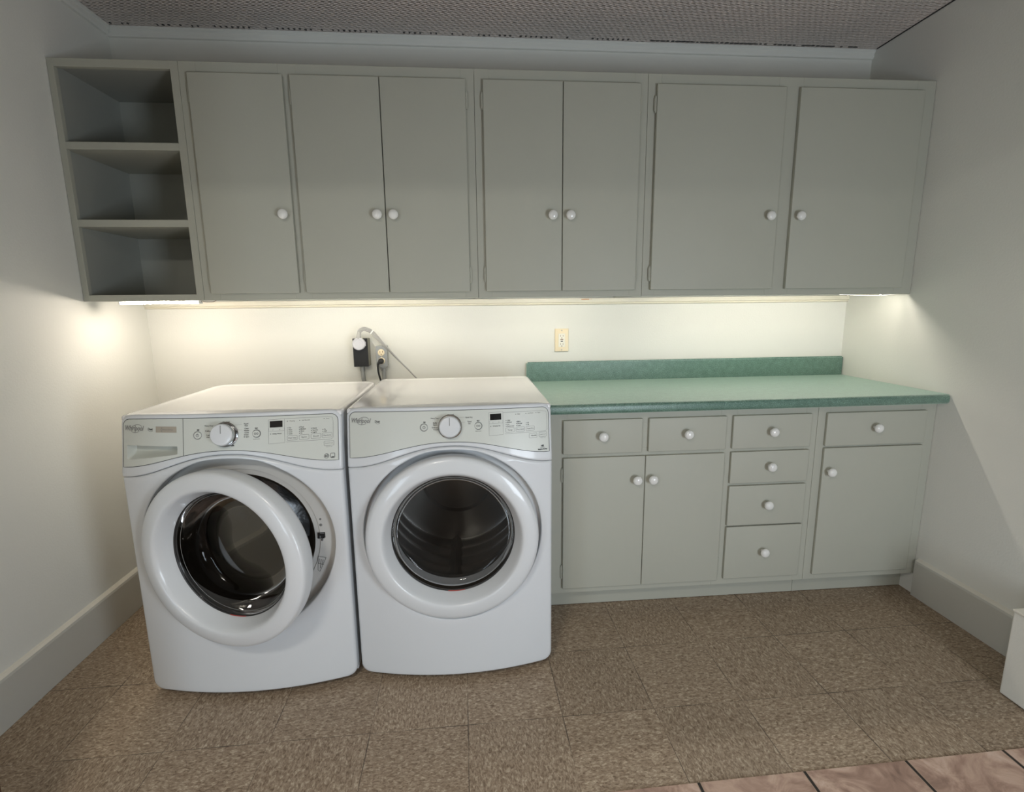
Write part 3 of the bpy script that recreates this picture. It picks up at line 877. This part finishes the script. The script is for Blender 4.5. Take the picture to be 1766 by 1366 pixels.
    for bx, lb in zip(btns, labs):
        M.rrect(bm, bx, bx + 0.029, 0.8935, 0.9080, 0.0008)
        M.text(bm, lb, bx + 0.0145, 0.9005, 0.0062, w=min(0.024, 0.0042 * len(lb)), bold=0.0001)
    if washer:
        M.rrect(bm, 0.2905, 0.3195, 0.867, 0.8815, 0.0008); M.text(bm, 'Control Lock', 0.305, 0.8745, 0.0055, w=0.024); M.text(bm, 'hold 3 sec', 0.305, 0.8635, 0.0045, w=0.018)
    else:
        M.rrect(bm, 0.263, 0.2905, 0.869, 0.8835, 0.0008); M.rrect(bm, 0.2975, 0.3255, 0.870, 0.8845, 0.0008)
        M.text(bm, 'Wrinkle', 0.279, 0.8762, 0.0060, w=0.019, bold=0.0002); M.text(bm, 'Control Lock', 0.3115, 0.8772, 0.0055, w=0.023); M.text(bm, 'hold 3 sec', 0.3115, 0.8665, 0.0045, w=0.018)
    obj('printed_frame', bm, M_grey, root)
    # small dark lettering
    bm = bmesh.new()
    if washer:
        cols = [(0.182, ['Hot', 'Warm', 'Cool', 'Cold']), (0.217, ['Fast', 'Medium', 'Slow', 'No']), (0.252, ['Heavy', 'Normal', 'Light']), (0.286, ['On', 'Off'])]
    else:
        cols = [(0.184, ['High', 'Medium', 'Low', 'Extra Low']), (0.219, ['More', 'Normal', 'Less']), (0.253, ['60', '40'])]
    for cxx, words in cols:
        for k, wd in enumerate(words[::-1]):
            zz = 0.9135 + 0.0063 * k
            M.rring(bm, cxx + 0.0015, zz, 0.0, 0.0013, n=8)
            M.text(bm, wd, cxx + 0.005 + 0.0013 * len(wd), zz, 0.0056, w=0.0026 * len(wd), bold=0.00012)
    obj('indicator_lettering', bm, M_line, root); bm = bmesh.new()
    heads = [(0.186, 'Washing'), (0.222, 'Add Garment'), (0.294, 'Done')] if washer else [(0.221, 'Damp'), (0.256, 'Cool Down'), (0.291, 'Done')]
    for hx, wd in heads:
        zz = 0.9535 if washer else 0.9510
        M.rring(bm, hx - 0.002, zz, 0.0, 0.0013, n=8); M.text(bm, wd, hx + 0.004 + 0.0011 * len(wd), zz, 0.005, w=0.0022 * len(wd))
    M.rring(bm, 0.134, 0.9165, 0.0, 0.0014, n=8); M.text(bm, 'Delay Wash' if washer else 'Wrinkle On', 0.153, 0.9165, 0.0052, w=0.026, bold=0.00012)
    obj('status_lettering', bm, M_line, root); bm = bmesh.new()
    lab = ([(-0.049, 0.949, 'Heavy Duty'), (-0.049, 0.933, 'Delicates'), (-0.053, 0.917, 'Cold\nWash'), (0.0625, 0.949, 'Rapid\nWash'), (0.0635, 0.931, 'Clean\nWasher\nCycle'), (0.0625, 0.915, 'Drain\n& Spin')] if washer else
           [(-0.049, 0.949, 'Heavy Duty'), (-0.048, 0.931, 'Bulky\nItems'), (-0.047, 0.916, 'Delicates\nCasual'), (0.0625, 0.949, 'Quick Dry'), (0.0635, 0.932, 'Timed\nDry')])
    for lx, lz, wd in lab:
        lines = wd.split('\n')
        for k, ln in enumerate(lines):
            M.text(bm, ln, lx, lz + ((len(lines) - 1) / 2 - k) * 0.0062, 0.0056, w=0.0026 * len(ln), bold=0.00012)
    M.text(bm, 'Normal', 0.003, 0.9592, 0.0062, w=0.020, bold=0.0003)
    obj('cycle_lettering', bm, M_line, root); bm = bmesh.new()
    M.text(bm, 'POWER', -0.0825, 0.9365, 0.0050, w=0.008, bold=0.0005); M.text(bm, 'START', 0.0925, 0.9365, 0.0050, w=0.009, bold=0.0005)
    M.text(bm, 'hold to start', 0.0925, 0.9035, 0.0045, w=0.019)
    if washer: M.text(bm, 'Clean Washer with', 0.000, 0.8862, 0.0052, w=0.028); M.text(bm, 'Cycle', 0.021, 0.8868, 0.0056, w=0.010, bold=0.0005)
    obj('button_lettering', bm, M_line, root); bm = bmesh.new()
    for s_ in (-1, 1):
        M.ribbon(bm, [(s_ * 0.028, 0.9495), (s_ * 0.0495, 0.9495)] if s_ > 0 else [(-0.030, 0.9495), (-0.037, 0.9495)], 0.0005)
        M.ribbon(bm, [(s_ * 0.037, 0.934), (s_ * 0.050, 0.934)] if s_ > 0 else [(-0.0355, 0.934), (-0.041, 0.934)], 0.0005)
    obj('dial_mark', bm, M_grey, root); bm = bmesh.new()
    if washer:
        M.rring(bm, 0.297, 0.8345, 0.0062, 0.0076); M.text(bm, '60', 0.297, 0.8345, 0.010, bold=0.0004)
        M.rrect(bm, 0.309, 0.3215, 0.8275, 0.8415, 0.0014); M.ribbon(bm, [(0.311, 0.8295), (0.3195, 0.8295)], 0.0028)
    else:
        M.text(bm, 'HE', 0.309, 0.8390, 0.0080, bold=0.0006); M.text(bm, 'Advanced', 0.309, 0.8330, 0.0045, w=0.016); M.text(bm, 'Moisture Sensing', 0.309, 0.8278, 0.0056, w=0.033, bold=0.0004)
    obj('badge', bm, M_line, root)
    # power and start buttons
    for bx, kind_ in ((-0.0845, 0), (0.0925, 1)):
        bm = bmesh.new()
        y_ = M.S(bx, 0.920, 0.0)
        KW = dict(axis=(0, -0.981, 0.195), up=(0, 0.195, 0.981))
        lathe(bm, [(0.0108, 0.0012), (0.0100, 0.0030), (0.0, 0.0032)], **KW, center=(bx, y_, 0.920), n=32, mi=0)
        lathe(bm, [(0.0132, 0.0010), (0.0125, 0.0020), (0.0108, 0.0014)], **KW, center=(bx, y_, 0.920), n=32, mi=1)
        if kind_ == 0:
            lathe(bm, [(0.0048, 0.0033), (0.0032, 0.0033)], **KW, center=(bx, y_, 0.920), n=24, mi=1)
            box(bm, bx - 0.0006, bx + 0.0006, y_ - 0.0036, y_ - 0.0020, 0.920, 0.926, mi=1)
        else:
            for q in (-1, 1):
                lathe(bm, [(0.0034, 0.0033), (0.0018, 0.0033)], **KW, center=(bx + q * 0.0034, y_, 0.920), n=16, mi=1)
        obj('power_button' if kind_ == 0 else 'start_button', bm, [M_panel, M_grey], root, smooth=True, sharp=40)
    # cycle dial
    kx, kz = (0.000, 0.921)
    yk = M.S(kx, kz, 0.0)
    bm = bmesh.new()
    lathe(bm, [(0.0395, 0.0005), (0.0395, 0.004), (0.037, 0.006), (0.034, 0.006)], **KW, center=(kx, yk, kz), n=56, mi=1)
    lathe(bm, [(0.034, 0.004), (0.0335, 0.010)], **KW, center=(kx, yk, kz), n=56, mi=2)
    lathe(bm, [(0.0335, 0.010), (0.0345, 0.013), (0.0345, 0.026), (0.0335, 0.0285)], **KW, center=(kx, yk, kz), n=56, mi=1)
    lathe(bm, [(0.0335, 0.0285), (0.031, 0.0315), (0.024, 0.0325), (0.0, 0.0322)], **KW, center=(kx, yk, kz), n=56, mi=0)
    F_ = box(bm, kx - 0.0009, kx + 0.0009, -0.0332, -0.0318, 0.004, 0.029, mi=3)
    vv = list({v for f in F_ for v in f.verts})
    bmesh.ops.rotate(bm, verts=vv, cent=(0, 0, 0), matrix=Matrix.Rotation(-0.196, 3, 'X'))
    bmesh.ops.translate(bm, verts=vv, vec=(0, yk, kz))
    obj('dial', bm, [M_door, M_chrome, M_darkring, M_grey], root, smooth=True, sharp=35)

    # drum, gasket
    fy = floor_y + YO
    bm = bmesh.new()
    if washer:
        lathe(bm, [(ro - 0.0005, -0.010), (ro - 0.004, -0.014), (ro - 0.012, -0.020), (ro - 0.010, -0.040), (ro - 0.022, -0.052), (ro - 0.024, -0.085), (ro - 0.045, -0.10), (ro - 0.045, -0.115)], center=(0, fy, ZD), n=90)
        obj('door_gasket', bm, M_rubber, root, smooth=True)
        bm = bmesh.new()
        rd = 0.235
        prof = [(0.19, -0.117), (rd - 0.01, -0.122), (rd, -0.135)]
        for k in range(14):
            h = -0.15 - k * 0.025; prof += [(rd, h), (rd - 0.003, h - 0.010)]
        prof += [(rd - 0.004, -0.505), (rd - 0.03, -0.515), (0.13, -0.500), (0.11, -0.515), (0.05, -0.51), (0.0, -0.515)]
        lathe(bm, prof, center=(0, fy, ZD), n=90)
        obj('drum', bm, M_steel, root, smooth=True, sharp=60)
        for q in range(3):
            a = math.radians(100 + 120 * q)
            bm = bmesh.new()
            P0 = Vector((math.cos(a), 0, math.sin(a))); T0 = Vector((-math.sin(a), 0, math.cos(a)))
            secs = []
            for k in range(9):
                d = 0.15 + 0.33 * k / 8; hh = 0.055 * (0.55 + 0.45 * math.sin(PI * k / 8))
                row = []
                for j in range(7):
                    u = -1 + 2 * j / 6
                    rad = rd - hh * (1 - u * u) + 0.002 if abs(u) < 0.99 else rd + 0.002
                    c = Vector((0, fy + d, ZD)) + P0 * rad + T0 * 0.040 * u
                    row.append(bm.verts.new(c))
                secs.append(row)
            for A_, B_ in zip(secs, secs[1:]):
                for j in range(6): bm.faces.new((A_[j], A_[j + 1], B_[j + 1], B_[j]))
            for e_ in (secs[0], secs[-1]): bm.faces.new(e_)
            obj('drum_paddle', bm, M_steel, root, smooth=True, sharp=60)
    else:
        rd = 0.30
        prof = [(0.209, -0.046), (0.215, -0.075), (0.27, -0.09), (rd - 0.003, -0.10)]
        for k in range(5):
            h = -0.13 - k * 0.08; prof += [(rd, h), (rd, h - 0.03), (rd - 0.010, h - 0.040), (rd - 0.010, h - 0.065)]
        prof += [(rd - 0.005, -0.535), (rd - 0.04, -0.545), (0.16, -0.530), (0.15, -0.545), (0.0, -0.545)]
        lathe(bm, prof, center=(0, fy, ZD), n=90)
        obj('drum', bm, M_drum, root, smooth=True, sharp=50)
        for q in range(3):
            a = math.radians(-92 + 120 * q)
            bm = bmesh.new()
            P0 = Vector((math.cos(a), 0, math.sin(a))); T0 = Vector((-math.sin(a), 0, math.cos(a)))
            secs = []
            for k in range(7):
                d = 0.12 + 0.40 * k / 6; hh = 0.060 * (0.35 + 0.65 * math.sin(PI * (0.12 + 0.76 * k / 6)))
                row = []
                for j in range(7):
                    u = -1 + 2 * j / 6
                    row.append(bm.verts.new(Vector((0, fy + d, ZD)) + P0 * (rd + 0.002 - hh * (1 - abs(u)) ** 0.8) + T0 * 0.028 * u))
                secs.append(row)
            for A_, B_ in zip(secs, secs[1:]):
                for j in range(6): bm.faces.new((A_[j], A_[j + 1], B_[j + 1], B_[j]))
            for e_ in (secs[0], secs[-1]): bm.faces.new(e_)
            obj('drum_baffle', bm, M_drum, root, smooth=True, sharp=60)
    # latch hardware and diagram on the washer flange
    if washer:
        yf = floor_y + YO
        bm = bmesh.new()
        box(bm, 0.240, 0.262, yf - 0.0006, yf + 0.002, 0.538, 0.556, mi=0)
        box(bm, 0.240, 0.2645, yf - 0.0012, yf, 0.5575, 0.5600, mi=0)
        box(bm, 0.2625, 0.2655, yf - 0.0012, yf, 0.541, 0.5600, mi=0)
        box(bm, 0.247, 0.252, yf - 0.003, yf, 0.540, 0.549, mi=1)
        lathe(bm, [(0.0042, 0.0), (0.0035, 0.0025), (0.0, 0.003)], center=(0.2545, yf, 0.5335), n=16, mi=1)
        obj('door_latch', bm, [M_dark, M_chrome], root)
        for zz, r_ in ((0.608, 0.0036), (0.587, 0.0048)):
            bm = bmesh.new()
            lathe(bm, [(r_, 0.0), (r_, 0.001), (r_ * 0.7, 0.0022), (0.0, 0.0012)], center=(0.2535, yf, zz), n=18)
            obj('screw', bm, M_grey, root, smooth=True)
        bm = bmesh.new()
        yq = yf - 0.0008
        def line(p, q, w_=0.0012):
            p = Vector(p); q = Vector(q); t = (q - p).normalized(); n_ = Vector((-t.y, t.x)) * w_ / 2
            vs_ = [bm.verts.new((a.x, yq, a.y)) for a in (p + n_, q + n_, q - n_, p - n_)]
            bm.faces.new(vs_)
        line((0.236, 0.474), (0.2625, 0.468)); line((0.2625, 0.468), (0.238, 0.418)); line((0.236, 0.474), (0.232, 0.424)); line((0.232, 0.424), (0.238, 0.418))
        for k in range(3): line((0.240 + 0.006 * k, 0.465 - 0.002 * k), (0.236 + 0.006 * k, 0.446 - 0.001 * k), 0.0016)
        line((0.236, 0.447), (0.252, 0.443), 0.0016); line((0.243, 0.445), (0.240, 0.430), 0.0016)
        obj('latch_diagram', bm, M_line, root)
    # door
    dprof = [(0.220, -0.022), (0.270, -0.022), (0.2820, -0.020), (0.2873, -0.009), (0.2893, 0.012), (0.2893, 0.028), (0.2875, 0.0355), (0.2830, 0.0405), (0.2750, 0.0440), (0.2620, 0.0470),
             (0.2500, 0.0490), (0.2415, 0.0492), (0.2360, 0.0480), (0.2315, 0.0440), (0.2265, 0.0350), (0.2210, 0.0220), (0.2155, 0.0080), (0.2110, -0.0040), (0.2093, -0.0120), (0.2096, -0.0200), (0.220, -0.022)]
    if washer:
        th = math.radians(16.2)
        n_ = Vector((-math.sin(th), -math.cos(th), 0)); c_ = Vector((-0.0045, -0.9949 + YO, ZK))
    else:
        n_ = Vector((0, -1, 0)); c_ = Vector((-0.0005, -0.9187 + YO, ZK))
    bm = bmesh.new()
    # slight barrel around the ring keeps the highlights soft
    lathe(bm, dprof, axis=n_, center=c_, n=128)
    door = obj('door', bm, M_door, root, smooth=True, sharp=60)
    bm = bmesh.new()
    if washer:
        gp = [(0.2097, -0.010), (0.207, -0.012), (0.204, -0.018), (0.198, -0.038), (0.190, -0.060), (0.181, -0.078), (0.174, -0.087), (0.163, -0.094), (0.12, -0.098), (0.06, -0.100), (0.0, -0.1005)]
    else:
        gp = [(0.2097, -0.010), (0.207, -0.012), (0.203, -0.018), (0.198, -0.030), (0.191, -0.040), (0.178, -0.046), (0.14, -0.050), (0.08, -0.053), (0.0, -0.054)]
    lathe(bm, gp, axis=n_, center=c_, n=96)
    obj('door_glass', bm, M_glass_w if washer else M_glass_d, door, smooth=True)
    if not washer:
        bm = bmesh.new()
        lathe(bm, [(0.2088, -0.016), (0.2088, -0.034), (0.2088, -0.060)], axis=n_, center=c_, n=96)
        obj('door_sleeve', bm, M_rubber, door, smooth=True)
    bm = bmesh.new()
    lathe(bm, [(0.2108, -0.0065), (0.2080, -0.0075), (0.2068, -0.010), (0.2085, -0.013)], axis=n_, center=c_, n=96)
    obj('glass_trim', bm, M_dark, door, smooth=True)
    bm = bmesh.new()
    lathe(bm, [(0.2005, 0.0030), (0.1998, 0.0036), (0.1991, 0.0030)], axis=n_, center=c_ + n_ * -0.026, n=96)
    obj('glass_rim', bm, M_boxgrey, door, smooth=True)
    bm = bmesh.new()
    lathe(bm, [(0.2102, -0.0052), (0.2076, -0.0064)], axis=n_, center=c_, n=12, a0=-PI / 2 - 0.16, a1=-PI / 2 + 0.12)
    obj('red_mark', bm, M_red, door, smooth=True)
    # hinge of the washer door
    if washer:
        bm = bmesh.new()
        box(bm, -0.292, -0.262, fy - 0.012, fy - 0.001, ZD - 0.035, ZD + 0.035, bevel=0.002)
        tube(bm, [(-0.286, fy - 0.016, ZD - 0.03), (-0.286, fy - 0.016, ZD + 0.03)], 0.006, n=10)
        obj('door_hinge', bm, M_chrome, root, smooth=True, sharp=40)
    # levelling feet
    for fx in (-0.29, 0.29):
        for fy_ in (M.y0 + 0.09 + YO, M.back - 0.07):
            bm = bmesh.new()
            lathe(bm, [(0.0, 0.0005), (0.022, 0.0005), (0.022, 0.010), (0.012, 0.013), (0.006, 0.014), (0.006, 0.0225), (0.0, 0.0225)], axis=(0, 0, 1), up=(0, 1, 0), center=(fx, fy_, 0), n=20)
            obj('foot', bm, M_dark, root, smooth=True, sharp=40)
build_machine('washer')
build_machine('dryer')

# ------------------------------------------------------------------ wall outlets, cords
def gfci():
    off = Vector((2.895, -0.001, 1.1335))
    root = empty('wall_outlet', off, 'ivory rectangular wall outlet with test and reset buttons, above the green backsplash', 'outlet')
    bm = bmesh.new(); box(bm, -0.035, 0.035, -0.0065, 0.0, -0.0575, 0.0575, bevel=0.003, seg=3)
    obj('cover_plate', bm, M_ivory, root, smooth=True, sharp=50)
    bm = bmesh.new(); box(bm, -0.0165, 0.0165, -0.0085, -0.0064, -0.0335, 0.0335, bevel=0.0008)
    rc = obj('receptacle', bm, M_ivory2, root)
    tag(rc, 'paler ivory receptacle face')
    def slot(x, z, w, h): box(bm, x - w / 2, x + w / 2, -0.0088, -0.0084, z - h / 2, z + h / 2)
    for s_, zc in ((1, 0.022), (-1, -0.019)):
        bm = bmesh.new()
        slot(-0.0065, zc, 0.0022, 0.0085); slot(0.0065, zc, 0.0022, 0.0075); slot(0, zc - 0.0105, 0.0045, 0.0045)
        obj('slot', bm, M_brownbtn, rc)
    bm = bmesh.new(); box(bm, -0.0075, 0.0075, -0.0105, -0.0084, 0.0010, 0.0060, bevel=0.0006); obj('test_button', bm, M_brownbtn, rc)
    bm = bmesh.new(); box(bm, -0.0055, 0.0055, -0.0105, -0.0084, -0.0078, -0.0030, bevel=0.0006); obj('reset_button', bm, M_dark, rc)
    for z in (0.0483, -0.0483):
        bm = bmesh.new(); lathe(bm, [(0.0034, 0.0064), (0.0028, 0.0078), (0.0, 0.0080)], center=(0, 0, z), n=14); obj('screw', bm, M_screw, root, smooth=True)
gfci()

def range_outlet():
    off = Vector((1.9065, -0.001, 1.0935))
    root = empty('appliance_outlet', off, 'black surface-mounted electrical box with a conduit below, on the wall behind the washer', 'outlet')
    bm = bmesh.new(); box(bm, -0.033, 0.036, -0.0590, 0.0, -0.0665, 0.0665, bevel=0.002)
    tag(obj('box', bm, M_boxside, root), 'olive grey steel side of the box')
    bm = bmesh.new(); box(bm, -0.0345, 0.0355, -0.0620, -0.0592, -0.0680, 0.0680, bevel=0.001)
    box(bm, -0.028, -0.018, -0.0640, -0.0618, -0.0670, -0.0600, bevel=0.001)
    obj('cover_plate', bm, M_blackbox, root)
    bm = bmesh.new()
    tube(bm, [(-0.002, -0.030, -0.092), (-0.002, -0.030, -0.0672)], 0.0125, n=18)
    lathe(bm, [(0.0, 0.0), (0.0042, 0.0), (0.0042, 0.003), (0.0, 0.004)], center=(-0.004, -0.0425, -0.080), n=12)
    obj('connector', bm, M_boxgrey, root, smooth=True, sharp=40)
    bm = bmesh.new()
    tube(bm, spline([(-0.002, -0.030, -0.090), (0.000, -0.029, -0.13), (0.002, -0.026, -0.17), (0.002, -0.025, -0.40)]), 0.0105, n=16)
    obj('conduit', bm, M_boxgrey, root, smooth=True, sharp=40)
range_outlet()

def duplex():
    off = Vector((2.003, -0.001, 1.0725))
    root = empty('junction_box', off, 'grey metal junction box with a round duplex receptacle, right of the black electrical box', 'outlet')
    bm = bmesh.new(); box(bm, -0.0255, 0.0255, -0.0470, 0.0, -0.0500, 0.0500, bevel=0.004, seg=3)
    obj('box', bm, M_boxgrey, root, smooth=True, sharp=45)
    bm = bmesh.new(); box(bm, -0.0265, 0.0265, -0.0500, -0.0472, -0.0510, 0.0510, bevel=0.0012)
    obj('cover_plate', bm, M_boxgrey, root)
    for z in (0.0185, -0.0215):
        bm = bmesh.new()
        lathe(bm, [(0.0162, 0.0500), (0.0160, 0.0525), (0.0150, 0.0532), (0.0, 0.0532)], center=(-0.001, 0, z), n=28)
        r_ = tag(obj('receptacle', bm, M_ivory, root, smooth=True, sharp=40), 'round ivory receptacle')
        bm = bmesh.new()
        for sx, w_, h_ in ((-0.0068, 0.0024, 0.0085), (0.0058, 0.0024, 0.0075)):
            box(bm, sx - w_ / 2, sx + w_ / 2, -0.0537, -0.0531, z + 0.003 - h_ / 2 + 0.001, z + 0.003 + h_ / 2 + 0.001)
        lathe(bm, [(0.0, 0.0536), (0.0024, 0.0536), (0.0024, 0.0530)], center=(-0.0005, 0, z - 0.0085), n=12)
        obj('slot', bm, M_brownbtn, r_)
    bm = bmesh.new(); lathe(bm, [(0.0030, 0.0500), (0.0024, 0.0515), (0.0, 0.0517)], center=(-0.001, 0, -0.0015), n=12); obj('screw', bm, M_screw, root, smooth=True)
    bm = bmesh.new(); tube(bm, [(0.004, -0.024, -0.074), (0.004, -0.024, -0.0503)], 0.0125, n=16); box(bm, -0.010, 0.018, -0.040, -0.008, -0.062, -0.0505, bevel=0.001)
    obj('connector', bm, M_boxgrey, root, smooth=True, sharp=40)
    bm = bmesh.new(); tube(bm, [(0.004, -0.024, -0.073), (0.003, -0.024, -0.12), (0.003, -0.024, -0.38)], 0.0098, n=16)
    obj('conduit', bm, M_boxgrey, root, smooth=True, sharp=40)
duplex()

def dryer_cord():
    off = Vector((1.9045, -0.064, 1.1365))
    root = empty('dryer_power_cord', off, 'flat grey power cord with a round plug, arching from the black box behind the dryer', 'cord')
    bm = bmesh.new()
    prof = [(0.0, 0.0), (0.0285, 0.0), (0.0300, 0.004), (0.0300, 0.019), (0.0275, 0.0225), (0.021, 0.0230), (0.0200, 0.0215), (0.0, 0.0215)]
    lathe(bm, prof, center=(0, 0, 0), n=40)
    box(bm, 0.016, 0.0315, -0.022, -0.001, -0.012, 0.010, bevel=0.004)
    obj('plug', bm, M_plug, root, smooth=True, sharp=40)
    bm = bmesh.new()
    tube(bm, spline([(0.000, -0.012, 0.024), (0.001, -0.010, 0.040), (0.004, -0.006, 0.056)], 4), [0.012, 0.0115, 0.011, 0.0105, 0.010, 0.0098, 0.0095, 0.009, 0.009], n=16)
    obj('strain_relief', bm, M_cord, root, smooth=True)
    base = [(0.002, -0.008, 0.046), (0.006, -0.004, 0.060), (0.022, 0.002, 0.070), (0.040, 0.006, 0.066), (0.060, 0.008, 0.054), (0.082, 0.004, 0.032), (0.108, 0.002, 0.000),
            (0.136, 0.004, -0.032), (0.178, 0.010, -0.082), (0.225, 0.018, -0.134), (0.268, 0.024, -0.185)]
    pts = spline(base, 8)
    for k in (-1, 0, 1):
        bm = bmesh.new(); q = []
        for i, p in enumerate(pts):
            t = (pts[min(i + 1, len(pts) - 1)] - pts[max(i - 1, 0)]).normalized()
            nn = Vector((-t.z, 0, t.x)).normalized(); f = i / len(pts)
            tw = max(0.15, 1 - max(0, f - 0.45) * 2.2)
            q.append(p + nn * 0.0062 * k * tw + Vector((0, -0.006 * k * (1 - tw), 0)))
        tube(bm, q, 0.0036, n=10)
        obj('wire', bm, M_cord, root, smooth=True)
    bm = bmesh.new()
    c = Vector(pts[32]); t = (Vector(pts[33]) - Vector(pts[31])).normalized()
    tube(bm, [c - t * 0.003, c + t * 0.003], 0.0125, n=16, flat=0.45, flatdir=(-t.z, 0, t.x))
    obj('cable_tie', bm, M_tie, root, smooth=True, sharp=40)
dryer_cord()

def washer_cord():
    off = Vector((2.002, -0.0552, 1.051))
    root = empty('washer_power_cord', off, 'black power cord plugged into the lower receptacle of the grey junction box', 'cord')
    bm = bmesh.new()
    lathe(bm, [(0.0, 0.0), (0.0135, 0.0), (0.0142, 0.006), (0.012, 0.016), (0.007, 0.020), (0.0, 0.021)], center=(-0.001, 0, 0), n=24)
    tube(bm, spline([(-0.002, -0.012, 0.0), (-0.010, -0.015, -0.004), (-0.0155, -0.014, -0.018)], 5), 0.0062, n=12)
    obj('plug', bm, M_dark, root, smooth=True)
    bm = bmesh.new()
    tube(bm, spline([(-0.0150, -0.014, -0.014), (-0.0165, -0.012, -0.032), (-0.0155, -0.006, -0.060), (-0.009, 0.000, -0.095), (0.002, 0.004, -0.14), (0.006, 0.008, -0.30)], 8), 0.0046, n=12)
    obj('wire', bm, M_dark, root, smooth=True)
washer_cord()

# ------------------------------------------------------------------ under-cabinet lights
def led_bar(x0, x1, y, z1, label, M_led=M_led):
    off = Vector(((x0 + x1) / 2, y, z1))
    root = empty('led_light_bar', off, label, 'light', 'under-cabinet light bars')
    L = (x1 - x0) / 2
    bm = bmesh.new(); box(bm, -L, L, -0.011, 0.011, -0.0065, -0.0004, bevel=0.001)
    for s_ in (-1, 1): box(bm, s_ * L - 0.003, s_ * L + 0.003, -0.0105, 0.0105, -0.017, -0.0004, bevel=0.0015)
    obj('housing', bm, M_housing, root)
    bm = bmesh.new()
    pr_ = [(0.0095 * math.cos(a), -0.0068 - 0.0095 * math.sin(a)) for a in [PI * k / 8 for k in range(9)]]
    A_ = [bm.verts.new((-L + 0.004, y_, z_)) for y_, z_ in pr_]; B_ = [bm.verts.new((L - 0.004, y_, z_)) for y_, z_ in pr_]
    for i in range(8): bm.faces.new((A_[i], A_[i + 1], B_[i + 1], B_[i]))
    bm.faces.new(A_); bm.faces.new(B_)
    obj('diffuser', bm, M_led, root, smooth=True, sharp=60)
    return root
led_bar(1.024, 1.334, -0.335, 1.3470, 'glowing white light bar mounted beneath the open shelf unit', M_led_left)
led_bar(1.50, 2.36, -0.345, 1.3755, 'light bar recessed beneath the three-door wall cabinet, seen only by its glow')
led_bar(2.56, 3.08, -0.345, 1.3755, 'light bar recessed beneath the narrow-door wall cabinet, seen only by its glow')
led_bar(3.30, 4.35, -0.345, 1.3755, 'light bar recessed beneath the right-hand wall cabinet, seen only by its glow')
# thin wire from the visible bar, and the clip of the right-hand one
bm = bmesh.new()
tube(bm, spline([(1.338, -0.335, 1.340), (1.355, -0.34, 1.3375), (1.375, -0.345, 1.3370), (1.395, -0.35, 1.3385), (1.41, -0.34, 1.350)], 6), 0.0012, n=6)
tag(obj('light_wire', bm, M_wood, origin=(1.37, -0.34, 1.34)), 'thin reddish wire hanging beneath the cabinets, right of the glowing light bar', 'wire')
bm = bmesh.new()
tube(bm, spline([(4.10, -0.35, 1.3405), (4.20, -0.352, 1.3375), (4.30, -0.352, 1.3360), (4.37, -0.35, 1.3405)], 6), 0.0010, n=6)
lathe(bm, [(0.0, -0.006), (0.0035, -0.004), (0.0042, 0.0), (0.0035, 0.004), (0.0, 0.006)], axis=(1, 0, 0), center=(4.295, -0.352, 1.3365), n=12)
tag(obj('light_wire', bm, M_tie, origin=(4.24, -0.35, 1.338)), 'thin white wire with a small clip beneath the right-hand wall cabinet', 'wire')
bm = bmesh.new()
box(bm, 2.99, 3.03, -0.0195, -0.0184, 1.333, 1.3375, bevel=0.0004)
box(bm, 3.025, 3.045, -0.0192, -0.0183, 1.335, 1.3362)
obj('rust_stain', bm, M_rust, bpy.data.objects['trim_4'])
